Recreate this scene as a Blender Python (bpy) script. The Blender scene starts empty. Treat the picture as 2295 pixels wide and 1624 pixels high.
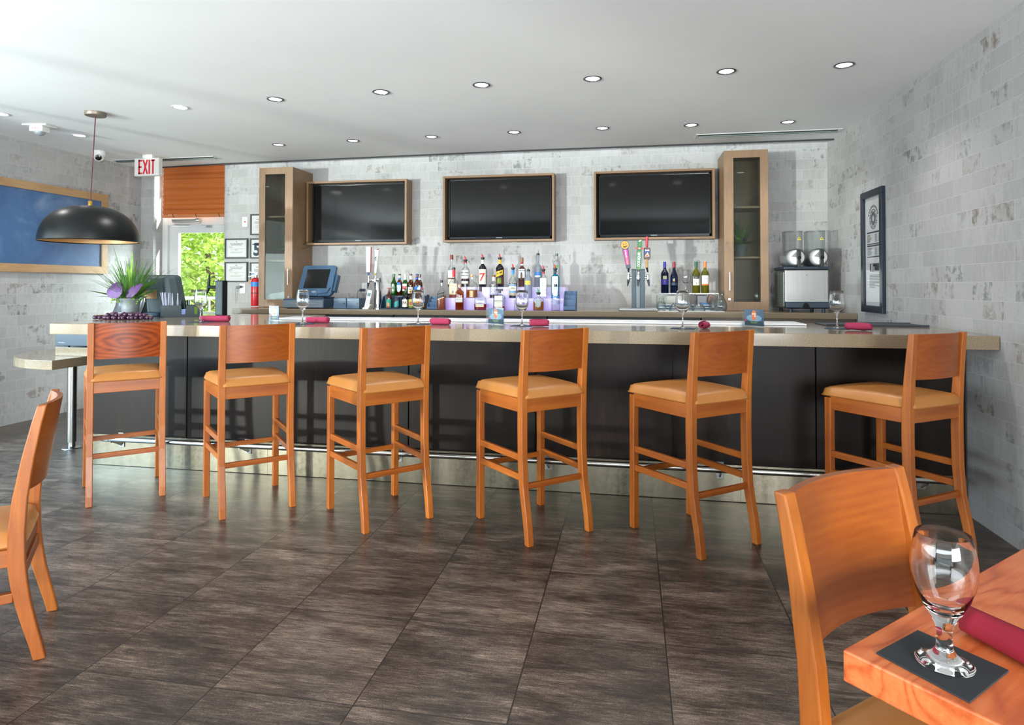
import bpy, bmesh, math, random
from mathutils import Vector, Matrix, noise
PI = math.pi
random.seed(7)
scene = bpy.context.scene
COL = scene.collection

# ------------------------------------------------------------------ camera
F, YAW, PIT, ROL, PY, CH = 1445.9138, .183, .0172, .0008, 615.6271, 1.3348   # pixels of the 2295x1624 frame, radians, metres
W, HT, CX = 2295, 1624, 1147.5
fwd = Vector((-math.sin(YAW)*math.cos(PIT), math.cos(YAW)*math.cos(PIT), math.sin(PIT)))
rgt = Vector((math.cos(YAW), math.sin(YAW), 0))
upv = rgt.cross(fwd)
R2 = rgt*math.cos(ROL)+upv*math.sin(ROL)
U2 = -rgt*math.sin(ROL)+upv*math.cos(ROL)
cd = bpy.data.cameras.new('camera')
cam = bpy.data.objects.new('camera', cd)
COL.objects.link(cam)
m3 = Matrix((R2, U2, -fwd)).transposed()
cam.matrix_world = Matrix.Translation((0, 0, CH)) @ m3.to_4x4()
cd.sensor_fit = 'HORIZONTAL'; cd.sensor_width = 36; cd.lens = F/W*36
cd.shift_y = -(HT/2-PY)/W
cd.clip_start = .02
scene.camera = cam

def ray(u, v):
    return fwd+R2*((u-CX)/F)-U2*((v-PY)/F)
def on(ax, val, u, v):
    d = ray(u, v); o = Vector((0, 0, CH))
    return o+d*((val-o[ax])/d[ax])
def onX(u, v, x): return on(0, x, u, v)
def onY(u, v, y): return on(1, y, u, v)
def onZ(u, v, z): return on(2, z, u, v)
def xat(u, y):      # X of a column of the survey photo at depth y
    return onY(u, 700, y).x

# ------------------------------------------------------------------ materials
def s2l(c):
    return tuple((x/12.92 if x <= .04045 else ((x+.055)/1.055)**2.4) for x in c)
def hx(h):
    h = h.lstrip('#')
    return s2l(tuple(int(h[i:i+2], 16)/255 for i in (0, 2, 4)))+(1,)
MATS = {}
class NT:
    def __init__(s, name):
        s.m = bpy.data.materials.new(name); s.m.use_nodes = True
        s.t = s.m.node_tree; s.t.nodes.clear()
        s.out = s.t.nodes.new('ShaderNodeOutputMaterial')
    def n(s, typ, _p=None, **inp):
        k = s.t.nodes.new('ShaderNode'+typ)
        for a, b in (_p or {}).items(): setattr(k, a, b)
        for a, b in inp.items():
            key = int(a[1:]) if a[0] == 'i' and a[1:].isdigit() else a.replace('_', ' ')
            s.set(k.inputs[key], b)
        return k
    def set(s, sock, b):
        if isinstance(b, bpy.types.NodeSocket): s.t.links.new(b, sock)
        elif isinstance(b, bpy.types.Node): s.t.links.new(b.outputs[0], sock)
        else: sock.default_value = b
    def math(s, op, a, b=0., c=0.):
        return s.n('Math', {'operation': op}, i0=a, i1=b, i2=c).outputs[0]
    def mix(s, f, a, b, mode='MIX'):
        k = s.n('Mix', {'data_type': 'RGBA', 'blend_type': mode})
        s.set(k.inputs[0], f); s.set(k.inputs[6], a); s.set(k.inputs[7], b)
        return k.outputs[2]
    def ramp(s, f, stops):
        k = s.n('ValToRGB', i0=f); e = k.color_ramp.elements
        while len(e) < len(stops): e.new(.5)
        for el, (p, c) in zip(e, stops): el.position = p; el.color = c if len(c) == 4 else tuple(c)+(1,)
        return k.outputs[0]
    def obj(s, scale=(1, 1, 1), loc=(0, 0, 0), rot=(0, 0, 0)):
        tc = s.n('TexCoord')
        return s.n('Mapping', Vector=tc.outputs['Object'], Scale=scale, Location=loc, Rotation=rot).outputs[0]
    def noise(s, vec, scale=5., detail=4., rough=.55, dist=0.):
        return s.n('TexNoise', Vector=vec, Scale=scale, Detail=detail, Roughness=rough, Distortion=dist).outputs[0]
    def bsdf(s, col, rough=.5, metal=0., **kw):
        b = s.n('BsdfPrincipled')
        s.set(b.inputs['Base Color'], col); s.set(b.inputs['Roughness'], rough); s.set(b.inputs['Metallic'], metal)
        for a, v in kw.items(): s.set(b.inputs[a.replace('_', ' ')], v)
        s.t.links.new(b.outputs[0], s.out.inputs[0]); return b
    def bump(s, h, strength=.2, dist=.01):
        return s.n('Bump', Height=h, Strength=strength, Distance=dist).outputs[0]
def M(name, h, rough=.5, metal=0., **kw):
    if name in MATS: return MATS[name]
    t = NT(name); t.bsdf(hx(h), rough, metal, **kw); MATS[name] = t.m; return t.m
def G(v): return (v, v, v, 1)

def mat_brick(name, axis):
    t = NT(name); tc = t.n('TexCoord'); sp = t.n('SeparateXYZ', i0=tc.outputs['Object'])
    v = t.n('CombineXYZ', X=sp.outputs[axis], Y=sp.outputs[2]).outputs[0]
    br = t.n('TexBrick', {'offset': .5, 'offset_frequency': 2, 'squash': 1.}, Vector=v, Color1=G(0), Color2=G(1), Mortar=G(.5),
             Scale=1., Mortar_Size=.0016, Mortar_Smooth=.2, Bias=0., Brick_Width=.212, Row_Height=.1045)
    rnd = br.outputs[0]; mort = br.outputs[1]
    cellv = t.n('VectorMath', {'operation': 'ADD'}, i0=v, i1=t.n('VectorMath', {'operation': 'SCALE'}, i0=(13.1, 7.7, 0), Scale=rnd).outputs[0]).outputs[0]
    big = t.noise(v, 1.1, 3); fine = t.noise(v, 75, 6, .75); mid = t.noise(cellv, 16, 6, .7, .5)
    streak = t.noise(t.n('Mapping', Vector=cellv, Scale=(30, 7, 1)).outputs[0], 1., 5, .65)
    blot = t.noise(cellv, 7, 3, .6)
    base = t.ramp(rnd, [(0., hx('#aeadab')), (.5, hx('#b6b5b3')), (1., hx('#bbbab9'))])
    base = t.mix(t.ramp(fine, [(.5, G(0)), (.72, G(.45))]), base, hx('#8d8c8a'))
    base = t.mix(t.ramp(t.math('ADD', t.math('MULTIPLY', streak, .6), t.math('MULTIPLY', big, .4)), [(.48, G(0)), (.62, G(.38))]), base, hx('#94938f'))
    pick = t.ramp(t.math('FRACT', t.math('MULTIPLY', rnd, 7.31)), [(.62, G(0)), (.98, G(1))])
    st = t.ramp(t.math('ADD', t.math('MULTIPLY', mid, .5), t.math('ADD', t.math('MULTIPLY', streak, .25), t.math('MULTIPLY', blot, .3))), [(.52, G(0)), (.60, G(1))])
    m1 = t.math('MULTIPLY', t.math('MULTIPLY', pick, st), .8)
    stcol = t.mix(t.ramp(t.math('FRACT', t.math('MULTIPLY', rnd, 31.7)), [(.45, G(0)), (.55, G(1))]), hx('#6a6c6d'), hx('#77675a'))
    col = t.mix(m1, base, stcol)
    col = t.mix(t.math('MULTIPLY', mort, .7), col, hx('#c9c9c8'))
    hgt = t.math('SUBTRACT', t.math('MULTIPLY', fine, .25), t.math('MULTIPLY', mort, .7))
    t.bsdf(col, .75, Normal=t.bump(hgt, .25, .004)); return t.m
def mat_floor():
    t = NT('wood_look_tile'); tc = t.n('TexCoord'); sp = t.n('SeparateXYZ', i0=tc.outputs['Object'])
    SX, SY, OX, OY = .4982, .5375, .122, 1.951
    fx = t.math('DIVIDE', t.math('SUBTRACT', sp.outputs[0], OX), SX); fy = t.math('DIVIDE', t.math('SUBTRACT', sp.outputs[1], OY), SY)
    def line(f, w, s):
        d = t.math('MULTIPLY', t.math('PINGPONG', f, .5), s)
        return t.math('LESS_THAN', d, w)
    jx = line(fx, .0024, SX); jy = line(fy, .0022, SY)
    cell = t.n('CombineXYZ', X=t.math('FLOOR', fx), Y=t.math('FLOOR', fy)).outputs[0]
    wn = t.n('TexWhiteNoise', {'noise_dimensions': '3D'}, Vector=cell)
    off = t.n('VectorMath', {'operation': 'MULTIPLY'}, i0=wn.outputs[1], i1=(9, 9, 9)).outputs[0]
    p = t.n('VectorMath', {'operation': 'ADD'}, i0=tc.outputs['Object'], i1=off).outputs[0]
    s1 = t.noise(t.n('Mapping', Vector=p, Scale=(4.2, 26, 1)).outputs[0], 1., 6, .7, .5)
    s2 = t.noise(t.n('Mapping', Vector=p, Scale=(13, 140, 1)).outputs[0], 1., 5, .75, .4)
    pt = t.noise(t.n('Mapping', Vector=p, Scale=(3.2, 8.5, 1)).outputs[0], 1., 5, .62)
    gr = t.noise(p, 260, 3, .8)
    s3 = t.noise(t.n('Mapping', Vector=p, Scale=(30, 380, 1)).outputs[0], 1., 4, .8, .2)
    f = t.math('ADD', t.math('MULTIPLY', s1, .30), t.math('ADD', t.math('MULTIPLY', s2, .36), t.math('MULTIPLY', pt, .34)))
    f = t.math('ADD', f, t.math('MULTIPLY', t.math('SUBTRACT', s3, .5), .30))
    f = t.math('ADD', f, t.math('MULTIPLY', t.math('SUBTRACT', gr, .5), .34))
    f = t.math('ADD', f, t.math('MULTIPLY', t.math('SUBTRACT', wn.outputs[0], .5), .05))
    col = t.ramp(f, [(.38, hx('#1c1613')), (.46, hx('#3a302a')), (.535, hx('#5d4f45')), (.61, hx('#837163')), (.71, hx('#b5a18e'))])
    col = t.mix(jy, col, hx('#1f1a17')); col = t.mix(jx, col, hx('#120f0d'))
    t.bsdf(col, t.math('ADD', .22, t.math('MULTIPLY', s2, .22)), Normal=t.bump(t.math('SUBTRACT', f, t.math('MULTIPLY', jx, .5)), .12, .003), Specular_IOR_Level=.5)
    return t.m
def mat_wood(name, dark, light, grain='z', scale=1., rough=.3, contrast=1., rings=0., ringamt=1.):
    t = NT(name); sc = {'z': (28, 28, 1.6), 'x': (1.6, 28, 28), 'y': (28, 1.6, 28)}[grain]
    v = t.obj(tuple(a*scale for a in sc)); n1 = t.noise(v, 1., 5, .6, .6)
    n2 = t.noise(t.obj((2.5, 2.5, 2.5)), 1., 3); n3 = t.noise(t.obj(tuple(a*4*scale for a in sc)), 1., 4, .7)
    f = t.math('ADD', t.math('MULTIPLY', n1, .5*contrast), t.math('ADD', t.math('MULTIPLY', n2, .45), t.math('MULTIPLY', n3, .25*contrast)))
    f = t.math('ADD', f, .3*(1-contrast)*1.2)
    if rings:
        w = t.n('TexWave', {'wave_type': 'RINGS', 'rings_direction': 'Y'}, Vector=t.obj((2.2, 1, 6.5), (0, 0, -6.5*rings)), Scale=2.3, Distortion=5., Detail=2., Detail_Scale=.9)
        f = t.math('ADD', t.math('MULTIPLY', f, .8), t.math('MULTIPLY', w.outputs['Fac'], .17*ringamt))
    col = t.ramp(f, [(.38, hx(dark)), (.78, hx(light))])
    t.bsdf(col, rough, Normal=t.bump(n3, .05, .002)); return t.m
def mat_table():
    t = NT('cherry_figured_top'); v = t.obj((1.1, 5., 5.)); n1 = t.noise(v, 1.3, 2, .4, .5); n2 = t.noise(t.obj((14, 120, 120)), 1., 4, .7); n3 = t.noise(t.obj((3, 3, 3)), 1., 3)
    ln = t.math('PINGPONG', t.math('MULTIPLY', n1, 11.), .5)
    f = t.math('ADD', t.math('MULTIPLY', t.ramp(ln, [(.0, G(0)), (.22, G(.8)), (.5, G(1))]), .15), t.math('ADD', t.math('MULTIPLY', n2, .3), t.math('MULTIPLY', n3, .4)))
    t.bsdf(t.ramp(f, [(.20, hx('#8a3012')), (.42, hx('#c65f2e')), (.66, hx('#e48750'))]), .3); return t.m
def mat_stone():
    t = NT('speckled_quartz'); v = t.obj()
    a = t.noise(v, 240, 4, .7); b = t.n('TexVoronoi', {'feature': 'F1'}, Vector=v, Scale=210.); c = t.noise(v, 420, 2, .6)
    col = t.ramp(a, [(.30, hx('#6d5c45')), (.46, hx('#83725b')), (.56, hx('#90806a')), (.7, hx('#a89982'))])
    dk = t.math('LESS_THAN', b.outputs[0], .13)
    col = t.mix(t.math('MULTIPLY', dk, .6), col, hx('#4d3c29'))
    col = t.mix(t.ramp(c, [(.66, G(0)), (.72, G(.7))]), col, hx('#d8cdb8'))
    t.bsdf(col, .1, Specular_IOR_Level=.5); return t.m
def mat_espresso():
    t = NT('espresso_veneer'); n1 = t.noise(t.obj((170, 170, 5)), 1., 4, .7); n2 = t.noise(t.obj((2.2, 2.2, 1.1)), 1., 4)
    f = t.math('ADD', t.math('MULTIPLY', n1, .6), t.math('MULTIPLY', n2, .5))
    col = t.ramp(f, [(.35, hx('#100a07')), (.6, hx('#1d140f')), (.85, hx('#3a2b23'))])
    t.bsdf(col, .42, Normal=t.bump(n1, .1, .002), Specular_IOR_Level=.16); return t.m
def mat_leather():
    t = NT('tan_leather'); n = t.noise(t.obj(), 420, 3, .6); b = t.noise(t.obj(), 5, 3)
    t.bsdf(t.ramp(b, [(.3, hx('#ab6c30')), (.75, hx('#be8040'))]), .36, Normal=t.bump(n, .12, .001)); return t.m
def mat_steel(name, h, rough, axis=(2, 2, 300), metal=1.):
    t = NT(name); n = t.noise(t.obj(axis), 1., 4, .6); n2 = t.noise(t.obj((1.3, 1.3, 1.3)), 1., 2)
    f = t.math('ADD', t.math('MULTIPLY', n, .5), t.math('MULTIPLY', n2, .5))
    c = tuple(hx(h)[:3]); d = tuple(x*.7 for x in c)
    t.bsdf(t.ramp(f, [(.3, d), (.7, c)]), t.math('ADD', rough-.06, t.math('MULTIPLY', n, .12)), metal); return t.m
def mat_clear(name, tint='#ffffff', ior=1.45, rough=.02, diff=0., dcol='#ffffff', edge=None):
    # thin clear sheet: lets light and shadow rays through, mirrors at its Fresnel share
    t = NT(name); tr = t.n('BsdfTransparent', Color=hx(tint))
    if edge:   # longer way through the wall near the outline: deeper tint
        lw = t.n('LayerWeight', Blend=.5); t.set(tr.inputs[0], t.mix(t.math('POWER', lw.outputs['Facing'], 2.6), hx(tint), hx(edge)))
    gl = t.n('BsdfGlossy', Color=G(1), Roughness=rough)
    gm = t.n('NewGeometry'); io = t.math('ADD', ior, t.math('MULTIPLY', gm.outputs['Backfacing'], 1/ior-ior))
    fr = t.n('Fresnel', IOR=io); sh = t.n('MixShader', Fac=fr.outputs[0]); body = tr.outputs[0]
    if diff:
        df = t.n('BsdfDiffuse', Color=hx(dcol)); tl = t.n('BsdfTranslucent', Color=hx(dcol))
        m0 = t.n('MixShader', Fac=.5); t.t.links.new(df.outputs[0], m0.inputs[1]); t.t.links.new(tl.outputs[0], m0.inputs[2])
        m1 = t.n('MixShader', Fac=diff); t.t.links.new(body, m1.inputs[1]); t.t.links.new(m0.outputs[0], m1.inputs[2]); body = m1.outputs[0]
    t.t.links.new(body, sh.inputs[1]); t.t.links.new(gl.outputs[0], sh.inputs[2]); t.t.links.new(sh.outputs[0], t.out.inputs[0]); return t.m
def mat_glass(name, col='#ffffff', ior=1.5, rough=0.):
    t = NT(name); g = t.n('BsdfGlass', Color=hx(col), IOR=ior, Roughness=rough); t.t.links.new(g.outputs[0], t.out.inputs[0]); return t.m
def mat_emit(name, h, st):
    t = NT(name); e = t.n('Emission', Color=hx(h), Strength=st); t.t.links.new(e.outputs[0], t.out.inputs[0]); return t.m
def mat_leaf(name, d, l, trans=.4):
    t = NT(name); oi = t.n('TexNoise', Vector=t.obj(), Scale=9., Detail=2.)
    c = t.ramp(oi.outputs[0], [(.3, hx(d)), (.7, hx(l))]); b = t.n('BsdfPrincipled', Roughness=.5); t.set(b.inputs['Base Color'], c)
    tl = t.n('BsdfTranslucent', Color=c); m = t.n('MixShader', Fac=trans)
    t.t.links.new(b.outputs[0], m.inputs[1]); t.t.links.new(tl.outputs[0], m.inputs[2]); t.t.links.new(m.outputs[0], t.out.inputs[0]); return t.m
def mat_ceiling():
    t = NT('ceiling_paint'); n = t.noise(t.obj(), 1.2, 4); n2 = t.noise(t.obj(), 300, 3)
    t.bsdf(t.ramp(n, [(.3, hx('#ebecec')), (.7, hx('#f1f2f2'))]), .85, Normal=t.bump(n2, .06, .002)); return t.m
def mat_chalk():
    t = NT('blue_chalkboard'); a = t.noise(t.obj((1.4, 1.4, 2.)), 1., 5, .6, 1.2); b = t.noise(t.obj((30, 8, 3)), 1., 4, .7)
    f = t.math('ADD', t.math('MULTIPLY', a, .8), t.math('MULTIPLY', b, .2))
    t.bsdf(t.ramp(f, [(.35, hx('#3d5a83')), (.55, hx('#4a6d99')), (.75, hx('#7d95b3'))]), .5); return t.m

BRX = mat_brick('brick_tile_back', 0); BRY = mat_brick('brick_tile_side', 1)
FLOOR = mat_floor(); CEIL = mat_ceiling(); STONE = mat_stone(); ESP = mat_espresso(); LEA = mat_leather()
CHERRY = mat_wood('cherry_stain', '#7c3611', '#b96a24', 'z', .8, .34)
CHERRYX = mat_wood('cherry_stain_crosswise', '#78330e', '#b66622', 'x', .8, .33)
BACK = mat_wood('cherry_backrest', '#813a12', '#b26420', 'x', .6, .32, .75, 1.0, .3)
BACKB = mat_wood('cherry_backrest_bold', '#5e1f0a', '#b8561f', 'x', .6, .32, 1.1, .99, .9)
OAK = mat_wood('light_oak_veneer', '#71573e', '#9d7d5e', 'z', 3.2, .45, .9)
OAKX = mat_wood('light_oak_veneer_crosswise', '#71573e', '#9c7d5e', 'x', 3.2, .45, .9)
OAKY = mat_wood('light_oak_veneer_depthwise', '#a07c52', '#c9a377', 'y', 3.2, .45, .9)
TABLE = mat_table()
STEEL = mat_steel('brushed_steel', '#c9c3b4', .27, (3, 3, 260)); STEELV = mat_steel('brushed_steel_vertical', '#a9a8a4', .3, (260, 260, 2))
CHROME = M('chrome', '#d8d8d8', .07, 1.); PIPE = mat_steel('satin_tube', '#d6d2ca', .22, (2, 60, 60))
NAVYP = M('navy_plastic', '#2f4a63', .42); NAVYD = M('dark_navy_plastic', '#1b2a3a', .4); BLK = M('black_plastic', '#121416', .4)
BLKG = M('black_gloss', '#0a0b0c', .12); GREYP = M('grey_plastic', '#47535a', .45); WHT = M('white_plastic', '#e9e9e6', .4); WHTP = M('white_paint', '#e4e6e4', .45)
PAPER = M('white_paper', '#dcdcda', .7); INK = M('black_ink', '#2a2c2e', .7); INKG = M('grey_ink', '#7d8082', .7); RED = M('red_enamel', '#c3202c', .3)
BURG = M('burgundy_cloth', '#98284a', .85); NAPN = M('navy_paper_napkin', '#24405c', .8); NAPB = M('black_paper_napkin', '#26282b', .85)
GL = mat_glass('glass_clear'); CLEAR = mat_clear('thin_clear_glass'); CLEARL = mat_clear('low_glare_glass', '#ffffff', 1.16); CLEARG = mat_clear('cabinet_glass', '#e4eae6', 1.38); ACRY = mat_clear('acrylic_sheet', '#f4f8fa', 1.4)
PANE = mat_clear('door_glass', '#f2f7f4', 1.4)
GOLD = M('gold_metal', '#b8924a', .3, 1.)

# ------------------------------------------------------------------ mesh builder
class MB:
    def __init__(s): s.v = []; s.f = []
    def add(s, vs, fs):
        o = len(s.v); s.v += [tuple(p) for p in vs]; s.f += [tuple(i+o for i in f) for f in fs]; return s
    def box(s, c, d, rot=None):
        x, y, z = (a/2 for a in d)
        vs = [Vector((a*x, b*y, e*z)) for a in (-1, 1) for b in (-1, 1) for e in (-1, 1)]
        if rot is not None: vs = [rot @ p for p in vs]
        c = Vector(c)
        return s.add([p+c for p in vs], [(0, 1, 3, 2), (4, 6, 7, 5), (0, 4, 5, 1), (2, 3, 7, 6), (0, 2, 6, 4), (1, 5, 7, 3)])
    def b2(s, a, b):   # box by two corners
        return s.box([(p+q)/2 for p, q in zip(a, b)], [abs(q-p) for p, q in zip(a, b)])
    def beam(s, p, q, w, h, up=(0, 0, 1)):
        p = Vector(p); q = Vector(q); d = q-p; L = d.length; x = d.normalized(); u = Vector(up); y = u.cross(x).normalized(); z = x.cross(y)
        return s.box((p+q)/2, (L, w, h), Matrix((x, y, z)).transposed())
    def prism(s, poly, d0, d1, fn=lambda a, b, d: (a, d, b)):   # polygon in (a, b), swept along d
        n = len(poly)
        vs = [fn(a, b, d0) for a, b in poly]+[fn(a, b, d1) for a, b in poly]
        fs = [tuple(range(n))[::-1], tuple(range(n, 2*n))]+[(i, (i+1) % n, n+(i+1) % n, n+i) for i in range(n)]
        return s.add(vs, fs)
    def lathe(s, prof, seg=24, n=2., ratio=1., c=(0, 0, 0), closed=False, axis='z', a0=0., a1=2*PI):
        full = abs(a1-a0-2*PI) < 1e-6; k = seg if full else seg+1; rings = []; vs = []; fs = []
        for r, z in prof:
            if r < 1e-6 and full: rings.append([len(vs)]); vs.append((0, 0, z)); continue
            ids = []
            for i in range(k):
                a = a0+(a1-a0)*i/seg; ca, sa = math.cos(a), math.sin(a)
                q = r if n == 2 else r/((abs(ca)**n+abs(sa)**n)**(1/n))
                ids.append(len(vs)); vs.append((q*ca, q*sa*ratio, z))
            rings.append(ids)
        pr = list(zip(rings, rings[1:]))+([(rings[-1], rings[0])] if closed else [])
        for A, B in pr:
            for i in range(seg):
                j = (i+1) % k
                if len(A) == 1 and len(B) == 1: continue
                if len(A) == 1: fs.append((A[0], B[j], B[i]))
                elif len(B) == 1: fs.append((A[i], A[j], B[0]))
                else: fs.append((A[i], A[j], B[j], B[i]))
        c = Vector(c); mp = {'z': lambda p: p, 'y': lambda p: (p[0], p[2], -p[1]), 'x': lambda p: (p[2], p[0], p[1])}[axis]
        return s.add([Vector(mp(p))+c for p in vs], fs)
    def tube(s, pts, r, seg=10, cap=True):
        pts = [Vector(p) for p in pts]; N = len(pts); rs = r if isinstance(r, (list, tuple)) else [r]*N
        vs = []; fs = []; prev = None
        for i, p in enumerate(pts):
            d = (pts[min(i+1, N-1)]-pts[max(i-1, 0)]).normalized()
            a = Vector((0, 0, 1)) if abs(d.z) < .9 else Vector((1, 0, 0))
            if prev is not None: a = prev
            x = (a-d*a.dot(d)).normalized(); y = d.cross(x); prev = x
            for k in range(seg):
                t = 2*PI*k/seg; vs.append(p+(x*math.cos(t)+y*math.sin(t))*rs[i])
        for i in range(N-1):
            for k in range(seg):
                j = (k+1) % seg; fs.append((i*seg+k, i*seg+j, (i+1)*seg+j, (i+1)*seg+k))
        if cap: fs += [tuple(range(seg))[::-1], tuple((N-1)*seg+k for k in range(seg))]
        return s.add(vs, fs)
    def sphere(s, c, r, seg=16, rings=10, sc=(1, 1, 1)):
        m = MB().lathe([(r*math.sin(PI*i/rings), -r*math.cos(PI*i/rings)) for i in range(rings+1)], seg)
        return s.add([(p[0]*sc[0]+c[0], p[1]*sc[1]+c[1], p[2]*sc[2]+c[2]) for p in m.v], m.f)
    def grid(s, fn, nu, nv):
        vs = [fn(i/nu, j/nv) for j in range(nv+1) for i in range(nu+1)]
        return s.add(vs, [(j*(nu+1)+i, j*(nu+1)+i+1, (j+1)*(nu+1)+i+1, (j+1)*(nu+1)+i) for j in range(nv) for i in range(nu)])
    def xf(s, mtx):
        s.v = [tuple(mtx @ Vector(p)) for p in s.v]; return s
    def build(s, name, mat, parent=None, loc=None, rot=None, bevel=0., smooth=False, solid=0., sub=0, label=None, seg=2):
        me = bpy.data.meshes.new(name); me.from_pydata([tuple(p) for p in s.v], [], s.f); me.update()
        if mat: me.materials.append(mat)
        if smooth:
            for p in me.polygons: p.use_smooth = True
        o = bpy.data.objects.new(name, me); COL.objects.link(o)
        if parent is not None: o.parent = parent
        if loc is not None: o.location = loc
        if rot is not None: o.rotation_euler = rot
        if solid:
            k = o.modifiers.new('solid', 'SOLIDIFY'); k.thickness = solid; k.offset = 0
        if sub:
            k = o.modifiers.new('sub', 'SUBSURF'); k.levels = sub; k.render_levels = sub
        if bevel:
            k = o.modifiers.new('bevel', 'BEVEL'); k.width = bevel; k.segments = seg; k.limit_method = 'ANGLE'; k.angle_limit = .6
            k.harden_normals = False
        if smooth and not sub:
            k = sharp(me)
        if label: o['label'] = label
        return o
def sharp(me, ang=.7):
    try: me.set_sharp_from_angle(angle=ang)
    except Exception: pass
def thing(name, label, cat, loc=(0, 0, 0), rz=0., group=None):
    o = bpy.data.objects.new(name, None); COL.objects.link(o); o.empty_display_size = .05
    o.location = loc; o.rotation_euler = (0, 0, rz); return tag(o, label, cat, group)
def tag(o, label, cat, group=None):
    o['label'] = label; o['category'] = cat
    if group: o['group'] = group
    return o
def struct(o): o['kind'] = 'structure'; return o
def kids(o): return [c for c in bpy.data.objects if c.parent == o]
def dup(root, loc, rz, label=None, group=None):
    r = root.copy(); COL.objects.link(r); r.location = loc; r.rotation_euler = (0, 0, rz)
    if label: r['label'] = label
    if group: r['group'] = group
    for ch in kids(root):
        c = ch.copy(); COL.objects.link(c); c.parent = r
        for g in kids(ch):
            d = g.copy(); COL.objects.link(d); d.parent = c
    return r
_tc = {}
def textmesh(txt, size, wide=1., bold=0.):
    key = (txt, size, wide, bold)
    if key in _tc: return _tc[key]
    cu = bpy.data.curves.new('t', 'FONT'); cu.body = txt; cu.size = size; cu.align_x = 'CENTER'; cu.align_y = 'CENTER'; cu.resolution_u = 3; cu.offset = bold
    ob = bpy.data.objects.new('t', cu); me = bpy.data.meshes.new_from_object(ob)
    v = [(p.co.x*wide, p.co.y) for p in me.vertices]; f = [tuple(p.vertices) for p in me.polygons]
    bpy.data.objects.remove(ob); bpy.data.meshes.remove(me); bpy.data.curves.remove(cu)
    _tc[key] = (v, f); return v, f
def text_on(mb, txt, size, o, x, y, wide=1., bold=0.):  # lettering in a plane: origin, reading direction, up direction
    v, f = textmesh(txt, size, wide, bold); o, x, y = Vector(o), Vector(x), Vector(y)
    return mb.add([o+x*a+y*b for a, b in v], f)
def sliced(v, f, step):   # cut a flat mesh into narrow strips so that it can be wrapped round a bottle
    bm = bmesh.new(); vs = [bm.verts.new((a, b, 0)) for a, b in v]
    for q in f:
        try: bm.faces.new([vs[i] for i in q])
        except ValueError: pass
    lo = min(a for a, b in v); hi = max(a for a, b in v); x = lo+step
    while x < hi:
        bmesh.ops.bisect_plane(bm, geom=bm.verts[:]+bm.edges[:]+bm.faces[:], plane_co=(x, 0, 0), plane_no=(1, 0, 0)); x += step
    bm.verts.index_update(); out = ([(p.co.x, p.co.y) for p in bm.verts], [tuple(p.index for p in q.verts) for q in bm.faces]); bm.free(); return out
def rrect(w, h, r, k=5):
    out = []
    for cx, cy, a in ((w/2-r, h/2-r, 0), (-w/2+r, h/2-r, PI/2), (-w/2+r, -h/2+r, PI), (w/2-r, -h/2+r, 1.5*PI)):
        out += [(cx+r*math.cos(a+PI/2*i/k), cy+r*math.sin(a+PI/2*i/k)) for i in range(k+1)]
    return out
# ------------------------------------------------------------------ room shell
XL, XR, YB, ZC = -5.8789, 1.9294, 6.9, 2.76
YF = -4.3
struct(MB().b2((-6.4, YF-.3, -.12), (2.4, 7.35, 0)).build('floor', FLOOR))
ce = [(XR, 6.679), (-1.079, 6.66), (-4.66, 6.763), (XL, 6.86), (XL, YF), (XR, YF)]
struct(MB().prism(ce, ZC, ZC+.06, lambda a, b, d: (a, b, d)).build('ceiling', CEIL))
struct(MB().b2((XL, YF, 2.66), (XR, -.4, ZC-.001)).build('added_dark_soffit', M('added_soffit_dark', '#161616', .9)))  # unseen soffit, added dark so the television screens mirror less light
struct(MB().b2((-6.4, 6.5, 3.0), (2.4, 7.35, 3.08)).build('gap_light_cover', M('gap_shade_dark', '#3a3a3a', .9)))  # unseen cover over the ceiling gap, added to keep sky light out
struct(MB().b2((-4.752, YB, 0), (2.2, 7.3, 3.0)).build('wall_back', BRX))
struct(MB().b2((XL-.2, YB, 0), (-5.705, 7.3, 3.0)).build('wall_back_left', BRX))
struct(MB().b2((XR, -.8, 0), (XR+.2, 7.3, 3.0)).b2((XR, YF-.2, 0), (XR+.2, -3., 3.0)).b2((XR, -3., 0), (XR+.2, -.8, .6)).b2((XR, -3., 2.4), (XR+.2, -.8, 3.0)).build('wall_right', BRY))
wl = MB()
WY0, WY1, WZ0, WZ1 = -3.2, 4.0, .25, 2.45
wl.b2((XL-.2, WY1, 0), (XL, 7.0, 3.0)); wl.b2((XL-.2, YF-.2, 0), (XL, WY0, 3.0))
wl.b2((XL-.2, WY0, 0), (XL, WY1, WZ0)); wl.b2((XL-.2, WY0, WZ1), (XL, WY1, 3.0))
struct(wl.build('wall_left', BRY))
wf = MB(); FX0, FX1, FZ0, FZ1 = -5.2, 1.3, .2, 1.95
PLAS = M('front_wall_plaster', '#2c2b2a', .9)
wf.b2((XL-.2, YF-.2, 0), (FX0, YF, 3)); wf.b2((FX1, YF-.2, 0), (XR+.2, YF, 3)); wf.b2((FX0, YF-.2, 0), (FX1, YF, FZ0)); wf.b2((FX0, YF-.2, FZ1), (FX1, YF, 3))
struct(wf.build('wall_front', PLAS))
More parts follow.
